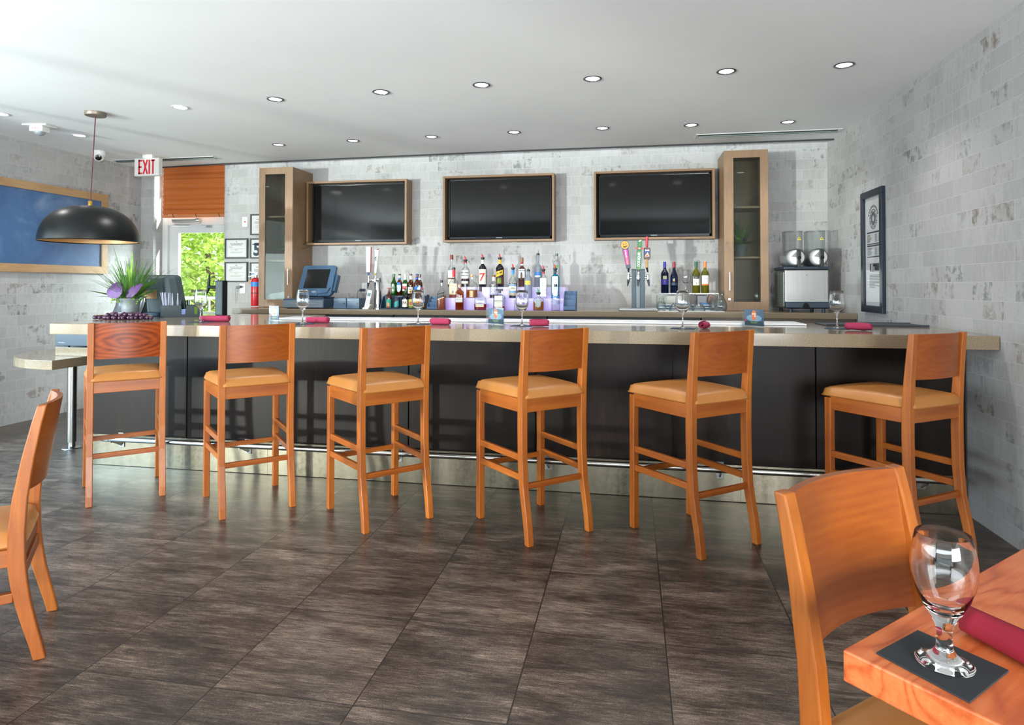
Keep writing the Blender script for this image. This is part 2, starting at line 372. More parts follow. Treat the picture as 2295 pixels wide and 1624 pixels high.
def window(name, a, b, axis, n):
    fr = MB()
    z0, z1 = a[2], b[2]
    for i in range(n+1):
        t = i/n; p = [a[k]+(b[k]-a[k])*t for k in range(2)]
        fr.box((p[0], p[1], (z0+z1)/2), (.06, .06, z1-z0))
    for z in (z0, z1, z0+.55): fr.box(((a[0]+b[0])/2, (a[1]+b[1])/2, z), (abs(b[0]-a[0])+.06, abs(b[1]-a[1])+.06, .06))
    w = struct(fr.build(name, WHTP))
    g = MB().b2((a[0]-(.004 if axis == 0 else 0), a[1]-(.004 if axis == 1 else 0), z0), (b[0], b[1], z1)); g.build('pane', PANE, w)
window('added_window_left', (XL-.1, WY0, WZ0), (XL-.1, WY1, WZ1), 0, 3)  # unseen window, added to let light in from the left
window('added_window_right', (XR+.1, -3., .6), (XR+.1, -.8, 2.4), 0, 2)  # unseen window, added to light the left wall from opposite
window('added_window_front', (FX0, YF-.1, FZ0), (FX1, YF-.1, FZ1), 1, 7)  # unseen window behind the camera, added for its light

# ------------------------------------------------------------------ glazed door at the back left
DY = 7.05
d1 = struct(MB().b2((-5.705, DY, 0), (-5.632, DY+.1, 2.9)).b2((-4.76, DY, 0), (-4.68, DY+.1, 2.9)).b2((-5.632, DY, 2.075), (-4.76, DY+.1, 2.19)).b2((-5.632, DY, 2.84), (-4.76, DY+.1, 2.9)).build('door_1', WHTP, bevel=.004))
lf = MB(); LY = DY+.03
lf.b2((-5.625, LY, .01), (-5.5, LY+.045, 2.07)).b2((-4.87, LY, .01), (-4.765, LY+.045, 2.07)).b2((-5.5, LY, 1.985), (-4.87, LY+.045, 2.07)).b2((-5.5, LY, .95), (-4.87, LY+.045, 1.015)).b2((-5.5, LY, .01), (-4.87, LY+.045, .26))
leaf = lf.build('door_leaf', WHTP, d1, bevel=.004)
MB().b2((-5.5, LY+.018, 1.015), (-4.87, LY+.026, 1.985)).build('glass_pane', PANE, leaf)
MB().b2((-5.5, LY+.012, .26), (-4.87, LY+.032, .95)).build('lower_panel', WHTP, leaf)
MB().b2((-5.632, DY+.04, 2.19), (-4.76, DY+.048, 2.84)).build('transom_pane', PANE, d1)
cl = MB().tube([(-5.52, DY-.045, 2.13), (-5.2, DY-.045, 2.128)], .024, 12).build('door_closer', M('aluminium', '#c2c5c4', .35, .8), d1, smooth=True)
k = MB().lathe([(0, -.01), (.032, -.01), (.032, .025), (.024, .035), (0, .035)], 16, axis='x', c=(-5.19, DY-.045, 2.128)); k.build('closer_cap', M('aluminium', '#c2c5c4', .35, .8), cl, smooth=True)
MB().beam((-5.5, DY-.04, 2.085), (-5.3, DY-.03, 2.075), .025, .012).beam((-5.3, DY-.035, 2.07), (-5.08, DY+.005, 2.06), .02, .01).box((-5.07, DY+.01, 2.058), (.06, .035, .028)).build('closer_arm', M('aluminium', '#c2c5c4', .35, .8), cl)
# orange blind
BLO = NT('orange_blind_fabric'); _n = BLO.noise(BLO.obj((.3, .3, 26)), 1., 3)
BLO.bsdf(BLO.ramp(_n, [(.3, hx('#b0561c')), (.75, hx('#cf7430'))]), .6); BLO = BLO.m
prof = []
zb0, zb1 = 2.2, 2.96
N = 12
for i in range(N*6+1):
    t = i/(N*6); z = zb1+(zb0-zb1)*t; ph = (t*N) % 1
    prof.append((6.985-.004-.011*math.sin(PI*ph)**.8*(.5+.5*t), z))
bl = thing('roman_blind', 'orange pleated fabric blind hanging above the glazed door', 'blind', (-5.2, 6.98, 2.78))
b = MB().grid(lambda u, v: (-5.635+u*.87+5.2, prof[round(v*(len(prof)-1))][0]-6.98, prof[round(v*(len(prof)-1))][1]-2.78), 1, len(prof)-1)
b.build('blind_fabric', BLO, bl, smooth=False, solid=.003)
MB().prism(rrect(.87, .034, .012), -.012, .006, lambda a, b, d: (a+.0, d-.004, b+zb0-.02-2.78)).build('hem_bar', M('hem_fabric', '#c98052', .6), bl)
for x in (-.29, .02, .33):
    MB().tube([(x, -.02, zb0-2.78+.01), (x+.004, -.026, zb0-2.79), (x+.022, -.028, zb0-2.82)], .003, 6).build('blind_cord', M('cord_brown', '#5a3217', .7), bl)

# ------------------------------------------------------------------ outdoors beyond the door
struct(MB().b2((-14, 7.35, -.15), (-2, 16, -.02)).build('terrace_ground', M('pale_concrete', '#b9b7b0', .8)))
rl = thing('terrace_railing', 'pale metal railing with slim uprights outside the glazed door', 'railing', (-7, 8.3, 0))
PR = M('railing_paint', '#a9b2b4', .4, .3)
MB().box((0, 0, 1.16), (5, .05, .04)).build('top_rail', PR, rl); MB().box((0, 0, .1), (5, .04, .03)).build('bottom_rail', PR, rl)
for i in range(30): MB().box((-2.3+i*.16, 0, .63), (.018, .018, 1.03)).build('baluster', PR, rl)
LEAF = mat_leaf('sunlit_leaf', '#7d9c2a', '#c9dc74', .5)
def tree(name, label, cx, cy, cz, rx, ry, rz, n, seed):
    rnd = random.Random(seed)
    tr = thing(name, label, 'tree', (cx, cy, 0), 0, 'trees beyond the terrace railing')
    MB().tube([(0, 0, -.02), (.05, .05, cz*.6), (-.05, 0, cz)], [.12, .09, .05], 8).build('trunk', M('bark', '#5b4a38', .9), tr)
    m = MB()
    for i in range(n):
        while True:
            p = Vector((rnd.uniform(-1, 1), rnd.uniform(-1, 1), rnd.uniform(-1, 1)))
            if .3 < p.length < 1: break
        p = Vector((p.x*rx, p.y*ry, p.z*rz+cz)); s = rnd.uniform(.05, .1)
        q = Matrix.Rotation(rnd.uniform(0, 6.3), 3, 'Z') @ Matrix.Rotation(rnd.uniform(-.9, .9), 3, 'X') @ Matrix.Rotation(rnd.uniform(-.6, .6), 3, 'Y')
        m.add([p+q @ Vector(a)*s for a in ((0, -1, 0), (.42, -.3, .12), (.38, .35, .1), (0, 1, -.1), (-.38, .35, .1), (-.42, -.3, .12), (0, 0, -.02))], [(0, 1, 6), (1, 2, 6), (2, 3, 6), (3, 4, 6), (4, 5, 6), (5, 0, 6)])
    m.build('foliage', LEAF, tr)
tree('leafy_tree', 'sunlit leafy green tree filling the door glass beyond the railing', -7.3, 10.2, 1.9, 1.5, 1.0, 1.9, 5600, 3)
tree('leafy_tree', 'bright green tree farther back behind the railing tree', -9.9, 13.2, 2.0, 1.9, 1.2, 2.2, 3600, 5)

# ------------------------------------------------------------------ seats
def legprof(pts, w):   # pts: (z, y of the rear face, depth)
    poly = [(y, z) for z, y, d in pts]+[(y+d, z) for z, y, d in reversed(pts)]
    return poly
def cushion(wb, wf, y0, y1, z0, th, crown):
    def P(u, v):
        y = y0+(y1-y0)*v; w = wb+(wf-wb)*v; a = 2*u-1; b = 2*v-1
        # rounded corners in plan
        k = 1-.035*(abs(a)**6)*(abs(b)**6)
        e = max(abs(a), abs(b)); rim = math.sqrt(max(0, 1-max(0, (e-.82)/.18)**2))
        z = z0+th*.12+(th*.88)*rim+crown*(1-a*a)*(1-b*b)
        return (a*w/2*k, (y0+y1)/2+(y-(y0+y1)/2)*k, z)
    m = MB().grid(P, 28, 28)
    # underside skirt
    n = 28; ring = [i for i in range(n+1)]+[(j+1)*(n+1)+n for j in range(n)]+[n*(n+1)+n-1-i for i in range(n)]+[(n-1-j)*(n+1) for j in range(n-1)]
    o = len(m.v)
    for i in ring: x, y, z = m.v[i]; m.v.append((x*.985, (y-(y0+y1)/2)*.985+(y0+y1)/2, z0))
    L = len(ring)
    m.f += [(ring[i], o+i, o+(i+1) % L, ring[(i+1) % L]) for i in range(L)]
    m.f.append(tuple(range(o, o+L)))
    return m
def backrest(xh, z0, z1, yc, lean, bow, th):   # curved panel between the posts, hollow towards the sitter
    def P(u, v, off):
        a = 2*u-1; z = z0+(z1-z0)*v
        return (a*xh, yc+lean*(z-z0)-bow*(1-a*a)+off, z)
    m = MB(); n = 20
    A = MB().grid(lambda u, v: P(u, v, 0), n, 6); B = MB().grid(lambda u, v: P(u, v, th), n, 6)
    m.add(A.v, [f[::1] for f in A.f]); m.add(B.v, [f[::-1] for f in B.f])
    k = n+1; o = len(A.v)
    rim = [i for i in range(k)]+[j*k+n for j in range(1, 7)]+[6*k+n-1-i for i in range(n)]+[(5-j)*k for j in range(5)]
    L = len(rim); m.f += [(rim[i], rim[(i+1) % L], o+rim[(i+1) % L], o+rim[i]) for i in range(L)]
    return m
def make_stool():
    t = thing('bar_stool', '', 'bar stool')
    rp = [(0, -.262, .036), (.06, -.256, .037), (.14, -.243, .039), (.22, -.226, .041), (.29, -.213, .043), (.43, -.203, .045), (.60, -.201, .046), (.74, -.202, .046), (.88, -.208, .04), (1.0, -.216, .035), (1.105, -.224, .03)]
    for s in (-1, 1):
        x0, x1 = (.178, .214)
        MB().prism(legprof(rp, 0), s*x0, s*x1, lambda a, b, d: (d, a, b)).build('leg', CHERRY, t, bevel=.004)
    for s in (-1, 1):
        MB().b2((s*.193, .224, 0), (s*.229, .262, .735)).build('leg', CHERRY, t, bevel=.004)
    ap = 0
    MB().b2((-.18, -.198, .672), (.18, -.174, .742)).build('rear_apron', CHERRYX, t, bevel=.003)
    MB().b2((-.195, .232, .672), (.195, .256, .742)).build('front_apron', CHERRYX, t, bevel=.003)
    for s in (-1, 1):
        MB().beam((s*.198, -.165, .707), (s*.212, .23, .707), .024, .07).build('side_apron', mat_side, t, bevel=.003)
        MB().beam((s*.197, -.175, .435), (s*.211, .235, .435), .022, .034).build('side_stretcher', mat_side, t, bevel=.003)
        MB().beam((s*.197, -.175, .333), (s*.211, .235, .333), .022, .034).build('side_stretcher', mat_side, t, bevel=.003)
    MB().b2((-.18, -.2, .272), (.18, -.178, .302)).build('rear_stretcher', CHERRYX, t, bevel=.003)
    MB().b2((-.195, .232, .295), (.195, .254, .325)).build('foot_stretcher', CHERRYX, t, bevel=.003)
    cushion(.40, .47, -.215, .29, .743, .048, .018).build('seat', LEA, t, smooth=True)
    backrest(.18, .882, 1.103, -.196, -.07, .026, .017).build('backrest', BACK, t, smooth=True)
    return t
mat_side = mat_wood('cherry_stain_depthwise', '#78330e', '#b66622', 'y', .8, .32)
proto = make_stool()
RF = {1: [(-3.2207, 3.3261), (-2.9553, 3.6103), (-3.5596, 3.7192), (-3.2703, 4.0363)], 2: [(-2.3004, 3.2977), (-2.0283, 3.5786), (-2.6536, 3.6941), (-2.3513, 3.9832)],
      3: [(-1.3979, 3.2547), (-1.1477, 3.556), (-1.7855, 3.6241), (-1.5001, 3.9345)], 4: [(-.5196, 3.241), (-.2414, 3.5203), (-.8539, 3.6399), (-.547, 3.9368)], 5: [(.3321, 3.2446), (.6355, 3.5008), (.017, 3.6537), (.325, 3.9394)]}
YAWS = {1: 44, 2: 44, 3: 46.5, 4: 42.5, 5: 39.5, 6: 36}
SL = {1: 'leftmost bar stool, its backrest with bold cathedral grain, in front of the grapes', 2: 'orange wooden bar stool second from the left end of the bar',
      3: 'orange wooden bar stool third from the left, left of the bar middle', 4: 'orange wooden bar stool fourth from the left, just right of the bar middle',
      5: 'orange wooden bar stool fifth from the left, facing away from the dining table', 6: 'rightmost bar stool beside the brick wall, behind the dining chair'}
stools = {}
for i in range(1, 7):
    a = math.radians(YAWS[i])
    if i < 6:
        # back-left corners of the four feet average to a point 18 mm left and behind of the middle
        q = RF[i]; cx = sum(p[0] for p in q)/4; cy = sum(p[1] for p in q)/4
        cx += .018*math.cos(a)-.018*-math.sin(a)*-1*0; cy += .018*math.sin(a)
        cx += -math.sin(a)*.018; cy += math.cos(a)*.018
    else:
        p0 = onZ(2050, 747, 1.105); p1 = onZ(2145.5, 742, 1.105); mx, my = (p0.x+p1.x)/2, (p0.y+p1.y)/2
        cx = mx-math.sin(a)*.222; cy = my+math.cos(a)*.222-.05
    if i == 1:
        o = proto; o.location = (cx, cy, 0); o.rotation_euler = (0, 0, a); o['label'] = SL[i]; o['group'] = 'bar stools along the bar'
    else: o = dup(proto, (cx, cy, 0), a, SL[i], 'bar stools along the bar')
    stools[i] = o
for c in kids(stools[1]):      # the first stool's backrest has its own bold veneer
    if c.name.startswith('backrest'):
        c.data = c.data.copy(); c.data.materials.clear(); c.data.materials.append(BACKB)

def make_chair():
    t = thing('dining_chair', '', 'chair')
    rp = [(0, -.262, .036), (.05, -.252, .038), (.12, -.236, .042), (.2, -.219, .046), (.28, -.207, .05), (.36, -.2, .053), (.46, -.198, .05), (.58, -.204, .045), (.72, -.222, .038), (.84, -.243, .032), (.905, -.257, .028)]
    for s in (-1, 1): MB().prism(legprof(rp, 0), s*.18, s*.216, lambda a, b, d: (d, a, b)).build('leg', CHERRY, t, bevel=.004)
    for s in (-1, 1): MB().b2((s*.195, .2, 0), (s*.231, .238, .405)).build('leg', CHERRY, t, bevel=.004)
    MB().b2((-.182, -.19, .345), (.182, -.166, .405)).build('rear_apron', CHERRYX, t, bevel=.003)
    MB().b2((-.197, .208, .345), (.197, .232, .405)).build('front_apron', CHERRYX, t, bevel=.003)
    for s in (-1, 1):
        MB().beam((s*.2, -.155, .375), (s*.214, .205, .375), .024, .06).build('side_apron', mat_side, t, bevel=.003)
        MB().beam((s*.199, -.165, .235), (s*.213, .21, .235), .022, .034).build('side_stretcher', mat_side, t, bevel=.003)
    MB().b2((-.182, -.196, .285), (.182, -.176, .33)).build('rear_stretcher', CHERRYX, t, bevel=.003)
    cushion(.385, .47, -.2, .265, .406, .05, .02).build('seat', LEA, t, smooth=True)
    backrest(.182, .60, .903, -.202, -.155, .036, .018).build('backrest', BACK, t, smooth=True)
    return t
c1 = make_chair()
a = math.radians(130.4-90+90)   # the rear edge runs away from the camera, the sitter faces left
f0, f1 = Vector((-2.0775, 2.0034)), Vector((-2.3358, 2.307))
d = (f1-f0).normalized(); fw2 = Vector((-d.y, d.x))    # forward
ang = math.atan2(d.y, d.x)
mid = (f0+f1)/2+fw2*.262
c1.location = (mid.x, mid.y, 0); c1.rotation_euler = (0, 0, ang)
c1['label'] = 'wooden dining chair cut by the left edge of the photo, seen from its side'; c1['group'] = 'dining chairs'
pa, pb = onZ(1735.7, 1101.8, .905), onZ(2009, 1038.4, .905)
m_ = (Vector((pa.x, pa.y))+Vector((pb.x, pb.y)))/2; d = Vector((pb.x-pa.x, pb.y-pa.y)).normalized()
d = -d; f2 = Vector((-d.y, d.x)); mid = m_+f2*.25
c2 = dup(c1, (mid.x, mid.y, 0), math.atan2(d.y, d.x), 'wooden dining chair pushed up to the table, its backrest towards the bar', 'dining chairs')

# ------------------------------------------------------------------ dining table in the foreground
TC = onZ(1888.4, 1455, .75); e1 = Vector((.72, .694)).normalized(); e2 = Vector((.662, -.75)).normalized(); e2 = Vector((e1.y, -e1.x))
tang = math.atan2(e1.y, e1.x)
tb = thing('dining_table', 'orange wood dining table in the lower right corner of the photo', 'table', (TC.x, TC.y, 0), tang)
MB().b2((0, -.76, .70), (.76, 0, .75)).build('tabletop', TABLE, tb, bevel=.003)
MB().lathe([(0, 0), (.24, 0), (.24, .012), (.06, .03), (.04, .06), (.038, .66), (.09, .69), (.09, .7), (0, .7)], 28, c=(.4, -.4, 0)).build('pedestal', M('black_cast_iron', '#1a1a1b', .45, .4), tb, smooth=True)
def on_table(x, y): v = Vector((TC.x, TC.y))+e1*x-e2*y*-1 if False else Vector((TC.x, TC.y))+e1*x+e2*y; return v
pts = [onZ(u, v, .751) for u, v in [(1964, 1464), (2057, 1414), (2261, 1504), (2173, 1575)]]
tag(MB().prism([(p.x, p.y) for p in pts], .7502, .7532, lambda a, b, d: (a, b, d)).build('paper_napkin', NAPB), 'black paper napkin under the stemmed water goblet on the dining table', 'napkin')
gp = onZ(2117, 1484, .754)
def goblet_prof(s=1.):
    out = [(0, 0), (.0345, 0), (.035, .002), (.0335, .004), (.024, .008), (.015, .014), (.0105, .022), (.0095, .034), (.0095, .046), (.0115, .056), (.0165, .067), (.0235, .080), (.031, .096), (.0368, .114), (.0395, .130), (.040, .142), (.0388, .158), (.0362, .174), (.0335, .187)]
    inn = [(.0328, .1878), (.0321, .187), (.0348, .174), (.0374, .158), (.0386, .142), (.0381, .130), (.0353, .114), (.0293, .097), (.0205, .083), (.011, .0755), (0, .073)]
    return [(r*s, z*s) for r, z in out+inn]
tag(MB().lathe([(r_*1.07, z_) for r_, z_ in goblet_prof(1.06)], 48).build('water_goblet', GL, None, (gp.x, gp.y, .7534), smooth=True), 'empty stemmed water goblet standing on the black napkin', 'glass')
def rolled(name, L, r, mat=BURG, seed=0):   # a cloth napkin rolled up tightly: a spiral sheet
    rnd = random.Random(seed); turns = 3.2; nu = 70; nv = 14; ph = rnd.uniform(0, 6)
    def P(u, v):
        a = ph-u*turns*2*PI; rr = r*(1-.78*u)*(1+.03*math.sin(3*a+seed)); y = (v-.5)*L*(1-.02*math.sin(u*9))
        bulge = 1+.1*math.sin(PI*v)+.03*math.sin(7*v+seed)
        return (math.cos(a)*rr*bulge, y+.006*math.sin(a*1.3), max(-r, math.sin(a)*rr*bulge*.9)+r*.92)
    return MB().grid(P, nu, nv)
p0, p1 = onZ(2172, 1385, .775), onZ(2330, 1462, .775)
dv = p1-p0; rn = rolled('x', .24, .026, seed=4)
tag(rn.build('rolled_napkin', M('crimson_cloth', '#8c0d26', .85), None, (p0.x+dv.x/dv.length*.12, p0.y+dv.y/dv.length*.12, .7505), (0, 0, math.atan2(dv.y, dv.x)-PI/2), smooth=True, solid=.003), 'red rolled cloth napkin on the dining table behind the goblet', 'napkin')
# ------------------------------------------------------------------ the bar
ZBAR = 1.07; YE = 3.85; YFAR = 4.92; YK = 4.2
EX = XR-.004
tag(MB().prism([(-3.999, YE), (EX, YE), (EX, YFAR), (-2.75, YFAR), (-2.75, 5.5), (-4.33, 5.5)], ZBAR-.075, ZBAR, lambda a, b, d: (a, b, d)).build('bar_worktop', STONE, bevel=.003), 'long speckled tan stone bar top where the bar stools stand', 'worktop')
bb = thing('bar_counter', 'dark espresso wood panelled bar front with steel kick plate', 'bar', (-1, YK, 0))
seams = [-4.005]+[onY(u, 800, YK).x for u in (420, 657, 916, 1200, 1507, 1828)]+[EX-.004]
MB().b2((-3.0, .03, 0.002), (EX+.99, .4, ZBAR-.076)).build('core', BLK, bb)
for a, b in zip(seams, seams[1:]):
    MB().b2((a+.004+1, 0, .228), (b-.004+1, .029, ZBAR-.076)).build('panel', ESP, bb, bevel=.0015)
MB().b2((-3.016, .0, .228), (-3.004, .95, ZBAR-.076)).build('end_panel', ESP, bb, bevel=.0015)
MB().b2((-3.0, .41, 0.002), (-2.985, .95, ZBAR-.08)).build('end_core', BLK, bb)
KPn = NT('kick_plate_reflections'); _a = KPn.noise(KPn.obj((2.6, 1, .25)), 1., 4, .7, .3); _b = KPn.noise(KPn.obj((30, 30, 30)), 1., 5, .7)  # dark vertical reflections in the steel put into its colour as streaks
KPn.bsdf(KPn.ramp(KPn.math('ADD', KPn.math('MULTIPLY', _a, .75), KPn.math('MULTIPLY', _b, .25)), [(.34, hx('#4a453c')), (.47, hx('#8d8572')), (.62, hx('#a8a08c'))]), .27, 1.); KP = KPn.m
ks = [-4.005, onY(600, 1020, YK).x, onY(1075, 1050, YK).x, onY(1660, 1080, YK).x, EX-.004]
for a, b in zip(ks, ks[1:]):
    MB().b2((a+.0008+1, -.003, .003), (b-.0008+1, .028, .227)).build('kick_plate', KP, bb)
fr = thing('foot_rail', 'steel foot rail tube along the foot of the bar front', 'rail', (-1, 4.085, .225))
MB().tube([(-2.775, 0, 0), (EX+.93, 0, 0)], .0185, 16).build('tube', PIPE, fr, smooth=True)
MB().lathe([(0, -.06), (.0195, -.06), (.0205, -.052), (.0205, 0), (0, 0)], 16, c=(-2.72, 0, 0), axis='x').build('end_cap', CHROME, fr, smooth=True)
for u in (262, 548, 888, 1228, 1615, 2072):
    x = onY(u, 1000, 4.15).x+1
    br = MB().b2((x-.004, .0, -.03), (x+.004, .11, -.012)).prism([(.0, -.018), (.111, -.018), (.111, -.075)], x-.004, x+.004, lambda a, b, d: (d, a, b)).build('bracket', M('bracket_steel', '#8e8b84', .35, .9), fr)
    MB().b2((x-.025, .105, -.085), (x+.025, .111, .02)).build('bracket_plate', STEELV, br, bevel=.002)
    MB().lathe([(0, 0), (.006, 0), (.004, .004), (0, .004)], 10, c=(x, .104, -.07), axis='y').build('screw', M('screw', '#3b3a36', .5, .8), br)
tag(MB().b2((-2.74, 4.6, ZBAR+.001), (xat(1795, 4.75), YFAR+.002, ZBAR+.012)).build('service_ledge', M('white_laminate', '#e6e6e8', .25), bevel=.002), 'white strip along the far edge of the bar top', 'ledge')
x0, x1 = xat(1838, 4.75), EX-.03
mt = thing('bar_mat', 'dark rubber bar mat along the far edge by the brick wall', 'mat', (x0, 4.6, ZBAR+.001))
MB().b2((0, 0, 0), (x1-x0, .3, .006)).build('mat_base', M('rubber', '#3a4046', .7), mt)
for yy in (0, .29): MB().b2((0, yy, .006), (x1-x0, yy+.01, .012)).build('mat_lip', M('rubber', '#3a4046', .7), mt)

# low rounded table at the left end of the bar
ZT = .775
C = onZ(117, 808, ZT)
lt = thing('low_side_table', 'low round-ended stone side table at the left end of the bar', 'table', (C.x, C.y, 0))
cxm, cym, bx, by = 0., .62, .66, .62
best = None
for k in range(30, 90):
    a_ = k/100
    mu = min((lambda d: CX+F*d.dot(R2)/d.dot(fwd))(Vector((C.x-a_*math.sin(t/20*PI), C.y+cym-by*math.cos(t/20*PI), ZT-.03))-Vector((0, 0, CH))) for t in range(21))
    if best is None or abs(mu-31) < best[0]: best = (abs(mu-31), a_)
bx = best[1]
poly = [(0, 0)]+[(0, 1.24)]+[(-bx*math.sin(PI-t/24*PI), cym-by*math.cos(PI-t/24*PI)) for t in range(1, 24)]
MB().prism(poly[::-1], ZT-.07, ZT, lambda a, b, d: (a, b, d)).build('slab', STONE, lt, bevel=.003)
lp = onZ(160, 1003, 0)-C
lg = MB().tube([(lp.x, lp.y, .05), (lp.x, lp.y, ZT-.07)], .035, 20).build('leg', STEELV, lt, smooth=True)
MB().lathe([(0, 0), (.075, 0), (.072, .006), (.03, .014), (.026, .055), (0, .055)], 20, c=(lp.x, lp.y, 0)).build('foot_plate', STEELV, lg, smooth=True)
xb = xat(137, C.y+.35)
tag(MB().b2((xb, C.y+.3, ZT), (-4.12, C.y+.62, ZT+.068)).build('stone_riser', STONE, bevel=.002), 'small stone riser block under the navy box on the low table', 'block')
nb = thing('navy_box', 'navy rectangular electronics box on the riser under the bar top end', 'box', (xb, C.y+.3, ZT+.068))
MB().b2((0, 0, .012), (.34, .28, .118)).build('case', M('navy_metal', '#28394a', .35), nb, bevel=.004)
for x in (.05, .28):
    for y in (.03, .24): MB().b2((x, y, 0), (x+.04, y+.02, .012)).build('foot', BLK, nb)
MB().b2((.03, -.001, .035), (.09, .0, .038)).build('brand_mark', M('pale_print', '#9aa5ad', .5), nb)

# ------------------------------------------------------------------ things standing on the bar
def wine_glass_mesh():
    out = [(0, 0), (.037, 0), (.0375, .0015), (.034, .003), (.02, .0055), (.009, .010), (.0048, .02), (.0038, .045), (.0038, .075), (.0052, .086), (.011, .094), (.024, .104), (.036, .119), (.0425, .138), (.0445, .155), (.043, .18), (.0395, .21), (.0365, .234)]
    inn = [(.0358, .2345), (.0355, .234), (.0385, .21), (.0419, .18), (.0433, .155), (.0413, .139), (.0348, .1205), (.0225, .107), (.009, .1005), (0, .0995)]
    return MB().lathe(out+inn, 36)
WG = [(449, 723.5, 'leftmost wine glass on the bar, beside the black straw caddy'), (678, 727.5, 'wine glass on the bar before the register, second from the left'),
      (937, 728, 'wine glass on the bar in front of the beer bottles'), (1170, 732, 'wine glass on the bar right of the middle card holder'),
      (1530, 738, 'wine glass on the bar in front of the upside-down glasses'), (1876, 738.5, 'rightmost wine glass on the bar, before the slush machine')]
wg0 = None
for i, (u, v, l) in enumerate(WG):
    p = onZ(u, v-2, ZBAR)
    q = [(-.07, -.045), (.07, -.045), (.075, .05), (-.065, .055)]
    tag(MB().prism(q, 0, .002, lambda a, b, d: (a, b, d)).build('cocktail_napkin', NAPN, None, (p.x, p.y, ZBAR+.0005), (0, 0, .2-.1*i)),
        'navy cocktail napkin under the ' + ['leftmost wine glass by the straw caddy', 'wine glass before the register', 'wine glass before the beer bottles', 'wine glass by the middle card holder', 'wine glass before the upside-down glasses', 'rightmost wine glass on the bar'][i], 'napkin', 'cocktail napkins on the bar')
    if wg0 is None:
        wg0 = wine_glass_mesh().build('wine_glass', GL, None, smooth=True); o = wg0
    else: o = wg0.copy(); COL.objects.link(o)
    o.location = (p.x, p.y, ZBAR+.0026); tag(o, l, 'glass', 'wine glasses along the bar')
RN = [(478, 721, .26, 'left end of the bar in front of the leftmost wine glass'), (709, 724, .2, 'bar beside the wine glass before the register'), (985, 728, -.05, 'bar beside the glass before the beer bottles'),
      (1208, 732, .25, 'bar right of the middle card holder and glass'), (1580, 737, 1.15, 'bar between a wine glass and the right card holder'), (1927, 741, -.5, 'bar at the far right beside the rightmost wine glass')]
for i, (u, v, rz, l) in enumerate(RN):
    p = onZ(u, v, ZBAR)
    L = (.2, .15, .13, .118, .1, .135)[i]
    rolled('x', L, .025, seed=i).build('rolled_napkin', BURG, None, (p.x, p.y+.02, ZBAR+.001), (0, 0, PI/2+rz), smooth=True, solid=.0025)
    o = [x for x in bpy.data.objects if x.name.startswith('rolled_napkin')]
    o = sorted(o, key=lambda q: q.name)[-1]
    tag(o, 'burgundy rolled napkin, '+l, 'napkin', 'rolled napkins along the bar')
CARDS = [((604, 716), (624, 721), 'left'), ((1089, 725.5), (1129, 728), 'middle'), ((1663, 729.5), (1712.5, 733), 'right')]
for i, (pa_, pb_, l) in enumerate(CARDS):
    a, b = onZ(pa_[0], pa_[1], ZBAR), onZ(pb_[0], pb_[1], ZBAR)
    if i == 0:
        an = -.38; w = .112
    else:
        dd = b-a; w = dd.length; an = math.atan2(dd.y, dd.x)
    hgt = .112
    t = thing('card_holder', {'left': 'clear acrylic card holder turned away, near the left end of the bar', 'middle': 'clear acrylic card holder with orange balloon card, at the middle of the bar', 'right': 'clear acrylic card holder with orange balloon card, right part of the bar'}[l], 'card holder', ((a.x+b.x)/2, (a.y+b.y)/2, ZBAR+.0005), an, 'card holders along the bar')
    MB().b2((-w/2, -.002, .003), (w/2, .0, hgt)).b2((-w/2, .004, .003), (w/2, .006, hgt)).build('acrylic_stand', ACRY, t)
    MB().b2((-w/2, -.012, 0), (w/2, .04, .003)).build('acrylic_foot', ACRY, t)
    cw = w*.425; cx = w*.055
    card = MB().b2((cx-cw, .0006, .005), (cx+cw, .0034, hgt-.002)).build('card', M('card_sky', '#566b80', .5), t)
    MB().b2((cx-cw, -.0001, .005), (cx+cw, .0003, .034)).build('card_ground', M('card_dark', '#33454f', .6), card)
    MB().prism([(cx+.8*cw*math.cos(k/24*2*PI), .054+.022*math.sin(k/24*2*PI)) for k in range(24)], .0001, .0004).build('card_glow', M('card_pale', '#93a9b8', .5), card)
    MB().prism([(cx+.0195*math.cos(k/20*2*PI)*(1-.12*(math.sin(k/20*2*PI) < 0)*abs(math.sin(k/20*2*PI))), .073+.034*math.sin(k/20*2*PI)) for k in range(20)], -.0004, .0).build('balloon', M('card_orange', '#e0703f', .5), card)
    tb_ = MB()
    for k in range(4): tb_.b2((cx-.015+.008*k, -.0007, .076), (cx-.0095+.008*k, -.0004, .088))
    for k in range(2): tb_.b2((cx+.002+.007*k, -.0007, .062), (cx+.007+.007*k, -.0004, .073))
    tb_.build('lettering', M('card_cream', '#f0d9bb', .5), card)
    tb_ = MB()
    for k in range(9): tb_.b2((cx-.026+.0058*k, -.0007, .022-.002*math.sin(k/8*PI)), (cx-.0215+.0058*k, -.0004, .030-.003*math.sin(k/8*PI)))
    tb_.build('lettering', M('card_green', '#7f9445', .5), card)
    MB().prism([(cx-cw+.001, .034), (cx-cw+.001, .043), (cx-cw+.007, .049), (cx-cw+.013, .043), (cx-cw+.013, .034)], -.0003, .0002).build('picture', M('card_red', '#d2354a', .5), card)
    MB().prism([(cx+cw-.02, .034), (cx+cw-.013, .042), (cx+cw-.012, .066), (cx+cw-.008, .066), (cx+cw-.007, .034)], -.0003, .0002).build('picture', M('card_blue', '#3b4f8a', .5), card)
